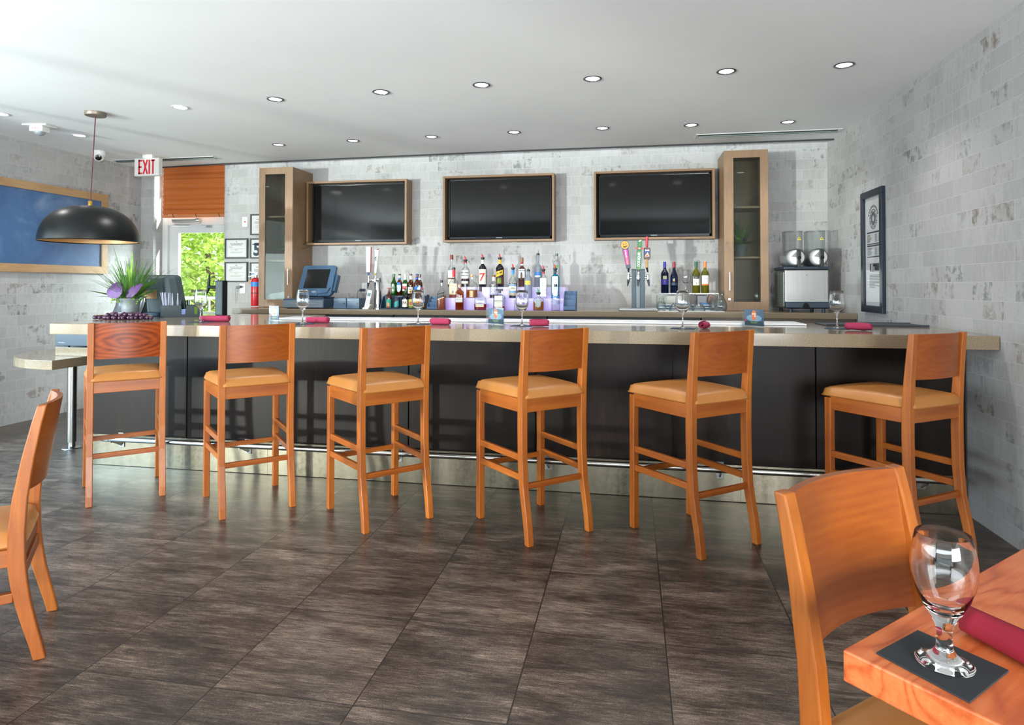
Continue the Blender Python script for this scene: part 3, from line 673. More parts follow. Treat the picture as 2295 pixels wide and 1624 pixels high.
# straw caddy
p = onZ(372, 712, ZBAR); q = onZ(446, 710, ZBAR); an = math.atan2((q-p).y, (q-p).x)
ca = thing('bar_caddy', 'black bar caddy holding clear straws and stir sticks', 'caddy', (p.x-.02, p.y, ZBAR), an, None)
CBK = M('caddy_black', '#3b454a', .4); cwid = (q-p).length+.045
m = MB().b2((0, 0, 0), (cwid, .15, .006)); m.b2((0, .145, 0), (cwid, .15, .10)).b2((0, 0, 0), (.004, .15, .10)).b2((cwid-.004, 0, 0), (cwid, .15, .10)).b2((cwid*.43, 0, .0), (cwid*.43+.004, .15, .095)).b2((cwid*.76, 0, 0), (cwid*.76+.004, .15, .095))
m.build('tray', CBK, ca)
fr_ = [(0, 0), (cwid, 0), (cwid, .1), (cwid*.86, .1), (cwid*.86, .025), (cwid*.77, .025), (cwid*.77, .09), (cwid*.75, .1), (cwid*.58, .1), (cwid*.56, .09), (cwid*.54, .025), (cwid*.43, .025), (cwid*.43, .09), (cwid*.41, .1), (0, .1)]
MB().prism(fr_, -.004, .0).build('front_panel', CBK, ca)
ST = mat_clear('straw_plastic', '#eef0fa', 1.3, .1, .35, '#e8e8f4')
rnd = random.Random(11)
cm = Matrix.Translation((p.x-.02, p.y, ZBAR)) @ Matrix.Rotation(an, 4, 'Z')
straw0 = None
for i in range(16):
    bx_, by_ = .02+.075*rnd.random(), .06+.07*rnd.random()
    tx = bx_+(bx_-.055)*.55+rnd.uniform(-.015, .015)
    if i > 10: bx_ += .055; tx = bx_+.01+rnd.uniform(-.02, .02)
    a_ = cm @ Vector((bx_, by_, .012)); b_ = cm @ Vector((tx-.01, by_+rnd.uniform(-.01, .02), .205+rnd.uniform(-.006, .006)))
    dvec = b_-a_
    if straw0 is None:
        straw0 = MB().tube([(0, 0, 0), (0, 0, 1)], .0032, 8, False).build('drinking_straw', ST, smooth=True); o = straw0
    else: o = straw0.copy(); COL.objects.link(o)
    o.location = a_; o.rotation_mode = 'QUATERNION'; o.rotation_quaternion = dvec.to_track_quat('Z', 'Y'); o.scale = (1, 1, dvec.length)
    tag(o, 'clear drinking straw standing in the black bar caddy', 'straw', 'clear straws in the bar caddy')
stick0 = None
for i in range(20):
    a_ = cm @ Vector((cwid*.47+cwid*.26*rnd.random(), .09+.05*rnd.random(), .012)); b_ = a_+Vector((rnd.uniform(-.006, .006), 0, .128+rnd.uniform(-.004, .004)))
    dvec = b_-a_
    if stick0 is None:
        stick0 = MB().box((0, 0, .5), (.005, .003, 1)).build('stir_stick', M('stirrer_black', '#16201f', .4)); o = stick0
    else: o = stick0.copy(); COL.objects.link(o)
    o.location = a_; o.rotation_mode = 'QUATERNION'; o.rotation_quaternion = dvec.to_track_quat('Z', 'Y'); o.scale = (1, 1, dvec.length)
    tag(o, 'black stir stick bundled in the middle of the bar caddy', 'stirrer', 'black stir sticks in the bar caddy')
cc = cm @ Vector((cwid*.50, .012, .006))
o = MB().b2((-.022, 0, 0), (.022, .02, .062)).build('sugar_packets', M('packet_blue', '#8fa3dd', .6), None, cc, (0, 0, an)); tag(o, 'pale blue paper packets in the middle slot of the bar caddy', 'packet')
cc = cm @ Vector((cwid*.815, .012, .006))
o = MB().b2((-.022, 0, 0), (.022, .02, .08)).build('green_packets', M('packet_green', '#6e9a2c', .6), None, cc, (0, 0, an)); tag(o, 'green paper packets in the right slot of the bar caddy', 'packet')

# potted plant
pp = onZ(292, 707, ZBAR); pp = Vector((pp.x, 4.72, ZBAR)); pp.x = onY(292, 690, 4.72).x
GALV = mat_steel('galvanised_pot', '#83898a', .55, (9, 9, 9), .15)
GRS = [mat_leaf('grass_dark', '#2b5a2a', '#6a9a48', .25), mat_leaf('grass_light', '#5d8f28', '#98bb3f', .3), mat_leaf('broad_leaf', '#2d5f2c', '#78a33c', .25)]
PURP = mat_leaf('purple_leaf', '#4a2a5c', '#6d4183', .15)
def blade(m, base, dirv, L, w, droop, n=7, fold=.15):
    dirv = Vector(dirv).normalized(); side = dirv.cross(Vector((0, 0, 1)))
    if side.length < .05: side = Vector((1, 0, 0))
    side.normalize(); pts = []
    for i in range(n+1):
        t = i/n; c = Vector(base)+dirv*L*t+Vector((dirv.x*.5, dirv.y*.5, -1))*droop*L*t*t
        ww = w*(math.sin(PI*min(1, t*.9+.08))**.8)*(1 if t < 1 else .02); nrm = side.cross(dirv)
        pts.append((c-side*ww, c+nrm*ww*fold*-1, c+side*ww))
    o = len(m.v)
    for a in pts: m.v += [tuple(x) for x in a]
    for i in range(n):
        for k in range(2): m.f.append((o+i*3+k, o+i*3+k+1, o+(i+1)*3+k+1, o+(i+1)*3+k))
def plant(t, s, seed, spread=1., fuller=True, ps=1.):
    r = random.Random(seed); fs = s; s = s*ps
    MB().lathe([(0, 0), (.056*s, 0), (.058*s, .004*s), (.066*s, .07*s), (.068*s, .078*s), (.067*s, .085*s), (.078*s, .148*s), (.081*s, .152*s), (.081*s, .158*s), (.076*s, .158*s), (.074*s, .13*s), (0, .13*s)], 28).build('pot', GALV, t, smooth=True)
    MB().lathe([(.0, .131*s), (.073*s, .128*s)], 20).build('soil', M('soil', '#2a241c', .95), t)
    z = .13*s; s = fs
    g = MB()
    for i in range(150 if fuller else 60):
        a = r.uniform(0, 2*PI); e = r.uniform(.15, 1.0)*spread
        blade(g, (.03*s*math.cos(a), .03*s*math.sin(a), z), (math.cos(a)*e, math.sin(a)*e, 1), r.uniform(.2, .43)*s, .003*s, r.uniform(.05, .35), 8)
    g.build('grass_blades', GRS[0], t, smooth=True)
    g = MB()
    for a, e, L, w in [(1.6, .04, .36, .013), (2.2, .25, .29, .013), (1.2, .12, .30, .012), (-1.4, .1, .27, .012), (2.7, .75, .28, .012), (.8, .3, .27, .011), (-1.2, .2, .26, .011), (-2.2, .35, .24, .01), (.2, .5, .22, .01)]:
        blade(g, (0, 0, z), (math.cos(a)*e, math.sin(a)*e, 1), L*s, w*s, .06, 8)
    g.build('tall_blades', GRS[1], t, smooth=True)
    g = MB()
    for a, e, L, w, dr in [(3.25, 2.6, .32, .03, .12), (2.9, 3.2, .3, .022, .2), (-.15, 1.1, .27, .032, .12), (-.35, 2.6, .33, .022, .1), (.4, .9, .22, .024, .1), (2.8, 1.2, .22, .024, .2), (-2.9, 2.6, .23, .02, .2), (-1., 1.8, .16, .022, .3), (1.8, 1.5, .18, .02, .2)]:
        blade(g, (0, 0, z), (math.cos(a)*e, math.sin(a)*e, 1), L*s, w*s, dr, 9)
    g.build('broad_leaves', GRS[2], t, smooth=True)
    for k, (cx, cy, cz, rx, rz_, ry) in enumerate([(-.022, -.11, .185, .058, .054, -.1), (.085, -.07, .18, .028, .066, .75)] if fuller else [(-.03, -.05, .17, .022, .045, -.3), (.05, -.05, .17, .024, .05, .5)]):
        out = []
        for i in range(28):
            th = 2*PI*i/28; rr = 1+.02*math.sin(9*th); out.append((rx*s*rr*math.cos(th)*(1-.25*math.sin(th)), rz_*s*rr*math.sin(th)))
        mm = MB(); n0 = len(out)
        mm.add([(a, .012*s*(1-(a/(rx*s))**2), b) for a, b in out]+[(0, -.006*s, 0)], [(i, (i+1) % n0, n0) for i in range(n0)])
        mm.xf(Matrix.Translation((cx*s, cy*s, cz*s)) @ Matrix.Rotation(ry, 4, 'Y') @ Matrix.Rotation(-.25, 4, 'X'))
        mm.build('purple_leaf', PURP, t, smooth=True)
    g = MB()
    for i in range(70 if fuller else 35):
        a = r.choice([-2.4, -2.1, .3, -.6])+r.uniform(-.35, .35); d_ = r.uniform(.04, .11)*s; c = Vector((math.cos(a)*d_, math.sin(a)*d_, z+.06*s-r.uniform(0, .07)*s))
        g.sphere(c, .006*s, 6, 4, (1, .6, 1))
    g.build('small_leaves', GRS[1], t)
pl = thing('potted_plant', 'grassy plant with purple leaves in a galvanised pot on the bar', 'plant', pp)
plant(pl, 1.25, 5, 1.1, True, .8)
# grapes
gr = thing('grape_bunch', 'bunch of dark purple grapes lying on the bar before the potted plant', 'grapes', (onZ(280, 712, ZBAR).x, 4.45, ZBAR))
GRP = NT('grape_skin'); _n = GRP.noise(GRP.obj(), 16, 3); GRP.bsdf(GRP.ramp(_n, [(.35, hx('#2a1424')), (.7, hx('#5c3450'))]), .28); GRP = GRP.m
g0 = None; rnd = random.Random(2); pts = []
xa, xb_ = onZ(211, 713, ZBAR).x-gr.location.x, onZ(346, 709, ZBAR).x-gr.location.x
xa, xb_ = onY(216, 700, 4.45).x-gr.location.x, onY(344, 700, 4.45).x-gr.location.x
tries = 0
while len(pts) < 88 and tries < 20000:
    tries += 1
    t = rnd.random(); half = .065*math.sin(PI*min(1, .12+t*.95))**.7+.006; lvl = 1 if rnd.random() < .62 else 2
    if lvl == 2: half *= .6
    if lvl == 2 and (t < .22 or t > .9): continue
    r_ = rnd.uniform(.0125, .0155); q = Vector((xa+(xb_-xa)*t, rnd.uniform(-half, half), r_ if lvl == 1 else r_*2.7))
    if all((q-c).length > (r_+rr)*.9 for c, rr in pts): pts.append((q, r_))
for q, r_ in pts:
    if g0 is None: g0 = MB().sphere((0, 0, 0), 1, 14, 9).build('grape', GRP, gr, smooth=True); o = g0
    else: o = g0.copy(); COL.objects.link(o); o.parent = gr
    o.location = q; o.scale = (r_, r_, r_*1.03)
MB().tube([(xa, 0, .03), ((xa+xb_)/2, .01, .035), (xb_, -.01, .028)], .003, 6).build('stem', M('grape_stem', '#5d4a2e', .8), gr)

# the point-of-sale terminal on the bar, seen from behind
py_ = 5.0
t0, t1 = onY(262, 690, py_).x, onY(411, 690, py_).x; wd = t1-t0
po = thing('register_terminal', 'dark register terminal seen from behind, next to the potted plant', 'terminal', ((t0+t1)/2, py_, ZBAR))
TG = M('terminal_grey', '#3e4c50', .45); htop = onY(330, 616, py_).z-ZBAR
def trap(w0, w1, z0, z1, r):
    return [(-w0/2, z0), (w0/2, z0), (w1/2, z1-r), (w1/2-r*.3, z1-r*.3), (w1/2-r, z1), (-w1/2+r, z1), (-w1/2+r*.3, z1-r*.3), (-w1/2, z1-r)]
body = MB(); lay = [(0.0, 1.0), (-.05, .97), (-.085, .86), (-.10, .7)]
P0 = trap(wd, wd*.8, .03, htop, .03)
lays = []
for y, s_ in [(.06, 1.0), (-.02, 1.0), (-.07, .9), (-.09, .78)]:
    lays.append([(a*s_, y, .03+(b-.03)*(.55+.45*s_)) for a, b in P0])
vs = [p for L in lays for p in L]; n = len(P0); fs = [tuple(range(n)), tuple((len(lays)-1)*n+i for i in range(n))[::-1]]
for k in range(len(lays)-1): fs += [(k*n+i, (k+1)*n+i, (k+1)*n+(i+1) % n, k*n+(i+1) % n) for i in range(n)]
MB().add(vs, fs).build('housing', TG, po, bevel=.008, seg=3)
for i in range(12):
    f = i/11; MB().box((wd*.305+f*.022, -.086+f*.0, htop*.9-f*.16), (.026, .012, .004), Matrix.Rotation(.3, 3, 'Y')).build('vent_slot', BLK, po)
MB().b2((-wd*.33, -.098, htop*.42), (wd*.22, -.086, htop*.62)).build('rear_plate', M('bronze_plate', '#8c6a48', .35, .6), po, bevel=.003)
txt = MB(); text_on(txt, 'microtouch', .018, (-.02, -.0985, htop*.575), (1, 0, 0), (0, 0, 1)); txt.build('lettering', M('pale_print', '#b9bcbc', .5), po)
cv = MB().grid(lambda u, v: (-wd*.36+wd*.42*u+(1-v)*-.01, -.10-.05*math.sin(v*PI/2)*0-.05*(1-v)**2, .02+htop*.42*v), 8, 10)
cv.build('curved_cover', M('satin_grey_cover', '#8d8f96', .28, .7), po, smooth=True, solid=.004)
MB().b2((-wd*.34, -.11, 0), (wd*.25, .1, .035)).build('base', NAVYP, po, bevel=.006)
# small beer tower near the terrace door
tx = onY(496, 690, 4.78).x
bt = thing('beer_tower', 'dark steel beer tower with one tap in front of the glazed door', 'beer tap', (tx, 4.78, ZBAR+.0125))
tz = onY(496, 628, 4.78).z-ZBAR-.0125
SM = mat_steel('smoked_steel', '#2f3436', .45, (30, 30, 2))
MB().box((0, 0, tz/2+.004), (.07, .07, tz-.008)).build('column', SM, bt, bevel=.008, seg=3)
MB().b2((-.05, -.05, 0), (.05, .05, .008)).build('base_plate', SM, bt, bevel=.002)
tp = MB().tube([(-.03, -.01, tz-.055), (-.11, -.015, tz-.055)], .013, 12).tube([(-.112, -.015, tz-.075), (-.105, -.015, tz-.01), (-.1, -.015, tz+.05)], [.012, .011, .006], 10).tube([(-.11, -.015, tz-.07), (-.13, -.018, tz-.125)], [.012, .006], 10).build('tap', SM, bt, smooth=True)
tp2 = MB().tube([(-.03, .0, tz-.0), (-.05, -.005, tz+.0)], .01, 10).build('tap_shank', CHROME, bt, smooth=True)
# ------------------------------------------------------------------ back counter
ZB = 1.10; YC = 6.05
tag(MB().b2((-4.065, YC, ZB-.052), (XR-.004, YB-.003, ZB)).build('back_counter', STONE, bevel=.003), 'speckled stone back counter along the brick wall carrying the bottles and register', 'worktop')
def cab(name, label, u0, u1, mat, kind, cat):
    x0, x1 = (xat(u0, YC+.02) if u0 else -4.05), (xat(u1, YC+.02) if u1 else XR-.006)
    t = thing(name, label, cat, (x0, YC+.02, 0)); w = x1-x0
    MB().b2((.002, .02, 0), (w-.002, .80, ZB-.053)).build('carcass', BLK if kind == 'fridge' else mat, t)
    if kind == 'fridge':
        MB().b2((.004, -.004, .1), (w-.004, .018, .985)).build('door', STEELV, t, bevel=.003)
        MB().b2((.004, -.002, .99), (w-.004, .018, 1.03)).build('top_grille', M('fridge_black', '#20262d', .35), t)
        for c in (w/2-.03, w/2+.03):
            h = MB().b2((c-.02, -.02, 1.0), (c+.02, -.002, 1.02)).build('lock_clip', CHROME, t, bevel=.003)
    else:
        MB().b2((.003, -.004, .1), (w-.003, .018, ZB-.075)).build('door', mat, t, bevel=.002)
    return t
cab('filler_cabinet', 'narrow brown wood cabinet front at the left end of the back counter', 529, 554, mat_wood('brown_laminate', '#5c3a26', '#7d5236', 'z', 2.), 'wood', 'cabinet')
for i, (u0, u1, l) in enumerate([(556, 880, 'left'), (882, 1225, 'middle'), (1227, 1571, 'right')]):
    cab('bar_fridge', f'{l} under-counter bar fridge with black top strip, below the ' + ['register', 'bottle shelf', 'three-tap beer tower'][i], u0, u1, None, 'fridge', 'fridge')
cab('base_cabinet', 'brown wood base cabinet under the right end of the back counter', 1573, None, mat_wood('walnut_laminate', '#54473a', '#7b6a58', 'z', 2.5), 'wood', 'cabinet')

# tall glazed cabinets
def tall(name, label, x0, x1, zt, handle_right):
    w = x1-x0; h = zt-ZB-.012; y0 = 6.45; dp = YB-.004-y0
    t = thing(name, label, 'cabinet', (x0, y0, ZB+.001))
    m = MB().b2((0, .024, 0), (.018, dp, h)).b2((w-.018, .024, 0), (w, dp, h)).b2((.018, .024, 0), (w-.018, dp, .02)).b2((.018, .024, h-.02), (w-.018, dp, h)).b2((.018, dp-.012, .02), (w-.018, dp, h-.02))
    m.build('body', OAK, t)
    for z in (.50, .985): MB().b2((.019, .06, z), (w-.019, dp-.013, z+.018)).build('shelf', OAKX, t)
    sl, sr = (.072, .092) if handle_right else (.087, .072)
    d = MB().b2((0, 0, 0), (sl, .021, h)).b2((w-sr, 0, 0), (w, .021, h)).b2((sl, 0, 0), (w-sr, .021, .085)).b2((sl, 0, h-.072), (w-sr, .021, h)).build('door', OAK, t, bevel=.0015)
    MB().b2((sl, .008, .085), (w-sr, .013, h-.072)).build('glass_pane', CLEARG, d)
    hx_ = w-.038 if handle_right else .045; hz = .33 if handle_right else .28
    MB().tube([(hx_, -.03, hz-.085), (hx_, -.03, hz+.085)], .0055, 10).tube([(hx_, 0, hz-.06), (hx_, -.03, hz-.06)], .004, 8).tube([(hx_, 0, hz+.06), (hx_, -.03, hz+.06)], .004, 8).build('handle', CHROME, d, smooth=True)
    MB().lathe([(0, 0), (.011, 0), (.009, .006), (0, .006)], 14, c=(hx_, -.006, .11), axis='y').build('lock', CHROME, d, smooth=True)
    return t
tall('display_cabinet', 'tall oak cabinet with glass door left of the televisions', -4.0205, -3.62, 2.639, True)
tall('display_cabinet', 'tall oak cabinet with glass door right of the televisions', .8765, 1.279, 2.646, False)
pc = thing('potted_plant', 'plant in a speckled pot on a shelf inside the left oak cabinet', 'plant', (-3.735, 6.66, ZB+.001+.518), .4); plant(pc, .86, 9, .55, False, .8)
pc = thing('potted_plant', 'plant in a grey pot on a shelf inside the right oak cabinet', 'plant', (1.06, 6.66, ZB+.001+.518), 1.2); plant(pc, .95, 12, .55, False, .85)
dv_ = thing('device', 'pale grey plastic device inside the bottom of the left oak cabinet', 'device', (-3.83, 6.6, ZB+.021))
MB().prism([(-.13, 0), (.14, 0), (.14, .13), (.1, .155), (.02, .14), (-.1, .125), (-.13, .1)], -.08, .12).build('case', M('pale_grey', '#c9cdd0', .5), dv_, bevel=.01, seg=3)
MB().b2((-.03, -.083, .0), (.1, -.079, .075)).build('display', M('grey_screen', '#59646b', .3), dv_, bevel=.002)
o = MB().lathe([(.0, 0), (.028, 0), (.028, .003), (.004, .01), (.004, .05), (.03, .075), (.036, .11), (.03, .15), (.029, .15), (.034, .11), (.028, .078), (0, .058)], 20).build('stem_glass', CLEAR, None, (1.19, 6.56, ZB+.021), smooth=True); tag(o, 'small stem glass inside the bottom of the right oak cabinet', 'glass')

# televisions in wooden boxes
SCR = NT('dark_screen'); SCR.bsdf(hx('#050505'), .08, Specular_IOR_Level=.5); SCR = SCR.m
TVW = mat_wood('oak_box', '#6f553c', '#987655', 'x', 3., .45, .7)
def tv(label, p, cut):
    yf = 6.715; a = [onY(u, v, yf) for u, v in p]
    x0 = (a[0].x+a[3].x)/2; x1 = (a[1].x+a[2].x)/2; z1 = (a[0].z+a[1].z)/2; z0 = (a[2].z+a[3].z)/2; w = x1-x0; h = z1-z0
    t = thing('television', label, 'television', (x0, yf, z0), 0, 'televisions on the back wall'); th = .022; dp = YB-.004-yf
    MB().b2((0, 0, 0), (th, dp, h)).b2((w-th, 0, 0), (w, dp, h)).b2((th, 0, 0), (w-th, dp, th)).b2((th, 0, h-th), (w-th, dp, h)).build('wooden_surround', TVW, t, bevel=.001)
    MB().b2((th, dp-.02, th), (w-th, dp, h-th)).build('back_board', M('tv_backboard', '#2b2b2a', .8), t)
    bw = .012; X0, X1, Z0, Z1 = th+.026, w-th-.014, th+.012, h-th-.006
    bz = MB().b2((X0, .055, Z0), (X0+bw, .09, Z1)).b2((X1-bw, .055, Z0), (X1, .09, Z1)).b2((X0, .055, Z0), (X1, .09, Z0+.022)).b2((X0, .055, Z1-bw), (X1, .09, Z1)).b2((X0, .075, Z0), (X1, .12, Z1)).build('bezel', M('tv_bezel', '#10151b', .15), t)
    MB().b2((X0+bw, .068, Z0+.022), (X1-bw, .076, Z1-bw)).build('screen', SCR, t)
    tm = MB(); text_on(tm, 'SAMSUNG', .011, ((X0+X1)/2, .0545, Z0+.0105), (1, 0, 0), (0, 0, 1), 1.3, .0004); tm.build('lettering', M('pale_print', '#c9cdd0', .4), bz)
tv('left wall television in a wooden box, beside the left oak cabinet', [(686.5, 408), (913.3, 399.5), (909, 547), (687, 548)], 0)
tv('middle wall television in a wooden box, above the liquor bottles', [(993.5, 396), (1243, 386), (1240.5, 540), (992, 542)], 0)
tv('right wall television in a wooden box, above the beer tap handles', [(1331, 384), (1602, 376.5), (1602.5, 534.5), (1331.5, 537)], 0)

# register on the cash drawer
def P6(u, v, y): return onY(u, v, y)
x0, x1 = xat(634, 6.16), xat(724.5, 6.16)
cdw = thing('cash_drawer', 'navy cash drawer with grey front under the register', 'cash drawer', (x0, 6.16, ZB)); w = x1-x0; hd = P6(680, 669.5, 6.16).z-ZB
MB().b2((0, .004, .006), (w, .42, hd)).build('case', NAVYP, cdw, bevel=.004)
dr = MB().b2((.004, -.006, .012), (w-.004, .004, hd-.014)).build('drawer', M('drawer_grey', '#6b7780', .4), cdw, bevel=.002)
MB().b2((w*.12, -.008, hd*.54), (w*.85, -.0055, hd*.57)).build('handle_groove', M('pale_print', '#c9cdd0', .4), dr)
for fx in (.03, w-.06):
    for fy in (.03, .36): MB().b2((fx, fy, 0), (fx+.03, fy+.03, .007)).build('foot', BLK, cdw)
# terminal: a thick screen leaning back on a foot
cx_ = xat(709, 6.33)
rg = thing('register', 'navy touch screen register leaning back on the cash drawer', 'register', (cx_, 6.36, ZB+hd), -.16)
tw, tb, th = .425, .40, .345
lean = .36
def face(w0, w1, z0, z1, r, k=4):   # rounded trapezoid outline
    out = []
    for (sx, z, ww, a0) in ((1, z0, w0, -PI/2), (1, z1, w1, 0), (-1, z1, w1, PI/2), (-1, z0, w0, PI)):
        cxx, czz = sx*(ww/2-r), z+(r if z == z0 else -r)
        out += [(cxx+r*math.cos(a0+PI/2*i/k), czz+r*math.sin(a0+PI/2*i/k)) for i in range(k+1)]
    return out
RT = Matrix.Translation((0, -.06, .045)) @ Matrix.Rotation(-lean, 4, 'X') @ Matrix.Shear('XZ', 3, (0, 0)).to_4x4() if False else Matrix.Translation((0, -.085, .03)) @ Matrix.Rotation(-lean, 4, 'X')
hs = MB().prism(face(tw, tw*.97, 0, th, .03), 0, .035).xf(RT).build('housing', M('register_navy', '#3a5670', .4), rg, bevel=.006, seg=3)
MB().prism(face(tw*.86, tw*.8, .03, th-.03, .04), .035, .10).xf(RT).build('rear_shell', NAVYP, rg, bevel=.01, seg=3)
MB().b2((-.145, -.001, .085), (.145, .003, th-.045)).xf(RT).build('screen', BLKG, hs)
MB().prism([(.03*math.cos(k/20*2*PI), .045+.011*math.sin(k/20*2*PI)) for k in range(20)], -.0015, .0).xf(RT).build('badge', M('badge_grey', '#9aa8b3', .3, .5), hs)
MB().b2((tw*.49, .02, .06), (tw*.49+.03, .075, th*.72)).xf(RT).build('card_reader', NAVYP, rg, bevel=.008, seg=3)
MB().b2((-.12, -.09, 0), (.13, .12, .018)).b2((-.05, -.02, .018), (.05, .09, .1)).build('stand', NAVYD, rg, bevel=.005)
MB().tube([RT @ Vector((tw*.46, -.004, .09)), RT @ Vector((tw*.4, -.01, .03)), RT @ Vector((tw*.15, -.012, .02)), RT @ Vector((.05, -.004, -.02))], .003, 6).build('cable', BLK, rg, smooth=True)
# two receipt printers
for k, (u0, u1, l) in enumerate([(747, 775.5, 'left'), (776.5, 805, 'right')]):
    x0, x1 = xat(u0, 6.2), xat(u1, 6.2); w = x1-x0; hh = P6(770, 667, 6.2).z-ZB
    t = thing('receipt_printer', f'{l} one of two navy receipt printers between register and phone', 'printer', (x0, 6.2, ZB), 0, 'receipt printers on the back counter')
    MB().b2((0, 0, .0), (w, .26, hh*.98)).build('case', M('printer_navy', '#405d77', .42), t, bevel=.005)
    MB().b2((.0, -.003, .001), (w, .003, .028)).build('lower_panel', M('printer_navy', '#405d77', .42), t, bevel=.002)
    MB().b2((w*.1, .03, hh*.978), (w*.75, .06, hh*.984)).build('paper_slot', BLK, t)
    MB().b2((w*.74, -.002, hh*.42), (w*.92, .001, hh*.56)).build('port', BLK, t)
    MB().b2((w*.05, -.0015, hh*.76), (w*.33, .001, hh*.8)).build('brand_mark', M('pale_print', '#c9cdd0', .4), t)
# cordless phone in its cradle
px_ = xat(822, 6.13)
ph = thing('cordless_phone', 'white cordless phone standing in its cradle by the beer tower', 'phone', (px_, 6.13, ZB), 0)
WPH = M('phone_white', '#eceae6', .35)
hz = P6(826, 652, 6.13).z-ZB
T = Matrix.Translation((-.002, 0, .012)) @ Matrix.Rotation(.17, 4, 'Y') @ Matrix.Rotation(-.12, 4, 'X')
hsd = MB().prism(rrect(.046, hz, .009), -.011, .011, lambda a, b, d: (a, d, b+hz/2)).xf(T).build('handset', WPH, ph, bevel=.002)
MB().b2((-.016, -.0125, hz*.66), (.016, -.0105, hz*.84)).xf(T).build('display', M('lcd_grey', '#6f8790', .3), hsd)
kp = MB()
for r in range(5):
    for c in range(3): kp.b2((-.015+c*.011, -.0122, hz*(.12+.075*r)), (-.0075+c*.011, -.0105, hz*(.155+.075*r)))
kp.xf(T).build('keypad', M('key_grey', '#b4b8ba', .5), hsd)
MB().prism([(-.038, 0), (.025, 0), (.05, .045), (.045, .05), (.02, .022), (-.03, .02)], -.03, .03).build('cradle', WPH, ph, bevel=.003)
# outlets and switch plates
def outlet(name, label, u, v, kind):
    p = onY(u, v, YB)
    t = thing(name, label, 'outlet' if kind != 'switch' else 'switch', (p.x, YB-.0005, p.z))
    MB().prism(rrect(.07, .115, .006), -.006, 0).build('plate', WHT, t, bevel=.0015)
    if kind == 'switch':
        MB().b2((-.009, -.0085, -.008), (.009, -.0055, .01)).build('red_button', RED, t)
        m = MB().b2((-.002, -.007, .04), (.002, -.0058, .044)).b2((-.002, -.007, -.046), (.002, -.0058, -.042)).b2((-.014, -.0066, .022), (.014, -.0058, .024)).build('markings', INKG, t)
    else:
        for z in (.024, -.024):
            f = MB().prism([(.0165*math.cos(k/16*2*PI), z+.0165*max(-.8, min(.8, math.sin(k/16*2*PI)))) for k in range(16)], -.0075, -.005).build('socket', WHT, t)
            MB().b2((-.007, -.0079, z-.002), (-.005, -.0074, z+.007)).b2((.005, -.0079, z-.002), (.007, -.0074, z+.007)).b2((-.002, -.0079, z-.011), (.002, -.0074, z-.007)).build('slots', INK, f)
    return t, p
outlet('switch_plate', 'white wall plate with a small red button above the certificates', 549.5, 497, 'switch')
_, p = outlet('wall_outlet', 'white wall outlet below the framed certificates', 544, 646, 'outlet')
pg = thing('plug', 'dark plug and thin cord in the outlet below the certificates', 'plug', (p.x, YB-.01, p.z+.02))
MB().beam((.0, -.02, 0), (-.055, -.03, -.01), .03, .026).build('adapter', NAVYD, pg, bevel=.004)
MB().tube([(-.055, -.03, -.012), (-.075, -.028, -.03), (-.08, -.012, -.08), (-.078, -.004, -.2)], .002, 6).build('cord', M('grey_cord', '#8a8c8c', .6), pg, smooth=True)
_, p = outlet('wall_outlet', 'white wall outlet behind the cordless phone', 818, 645, 'outlet')
pg = thing('plug', 'dark adapter plugged into the outlet behind the cordless phone', 'plug', (p.x, YB-.01, p.z-.024))
MB().beam((.015, -.02, 0), (-.045, -.028, 0), .034, .03).build('adapter', NAVYD, pg, bevel=.004)
MB().tube([(-.045, -.028, -.0), (-.07, -.028, -.012), (-.08, -.02, -.045), (-.08, -.02, -.09)], .0025, 6).build('cord', BLK, pg, smooth=True)

# two-tap beer tower
def faucet(name, t, o, d, mat, up):   # chrome shank, body and dark spout; d points out of the tower
    o = Vector(o); d = Vector(d); e = o+d
    f = MB().tube([o, e], .011, 12).tube([e+Vector((0, 0, -.022)), e+Vector((0, 0, .02))], [.012, .013], 12).sphere(e+Vector((0, 0, .024)), .012, 12, 8).tube([e+Vector((0, 0, .03)), e+Vector((0, 0, .05))], .007, 10).lathe([(0, -.004), (.018, -.004), (.018, .004), (0, .004)], 14, c=o+d*.25, axis='z').build('tap', CHROME, t, smooth=True)
    MB().tube([e+Vector((0, 0, -.02)), e+d.normalized()*.006+Vector((0, 0, -.05)), e+d.normalized()*.012+Vector((0, 0, -.085))], [.013, .0105, .004], 12).build('spout', NAVYD, f, smooth=True)
    return e
tx = xat(847, 6.25); zt = P6(847, 622, 6.25).z
bt = thing('beer_tower', 'round chrome beer tower with two white tap handles', 'beer tap', (tx, 6.25, ZB)); ht = zt-ZB
MB().lathe([(0, 0), (.05, 0), (.05, .008), (.037, .014), (.036, ht-.02), (.037, ht-.012), (.034, ht-.003), (.02, ht), (0, ht)], 32).build('column', CHROME, bt, smooth=True)
e1_ = faucet('tap', bt, (-.03, -.01, ht-.03), (-.052, -.04, .0), None, 0)
e2_ = faucet('tap', bt, (.01, -.03, ht-.03), (.0, -.065, .0), None, 0)
hL = P6(828, 553, 6.21).z-ZB-e1_.z
hd1 = MB().tube([e1_+Vector((0, 0, .045)), e1_+Vector((0, 0, .085))], [.006, .010], 10).build('handle_stem', M('handle_blue', '#2c5a86', .4), bt, smooth=True)
p0 = e1_+Vector((0, 0, .085))
m = MB().prism([(-.02, 0), (.018, 0), (.023, hL-.09), (.0215, hL-.086), (-.0215, hL-.086)], -.014, .008, lambda a, b, d: (p0.x+a, p0.y+d, p0.z+b)); h_ = m.build('tap_handle', M('handle_white', '#efefee', .3), bt, bevel=.002)
MB().prism([(.0185, 0), (.022, 0), (.0285, hL-.087), (.0235, hL-.086)], -.012, .012, lambda a, b, d: (p0.x+a, p0.y+d, p0.z+b)).build('red_side', RED, h_)
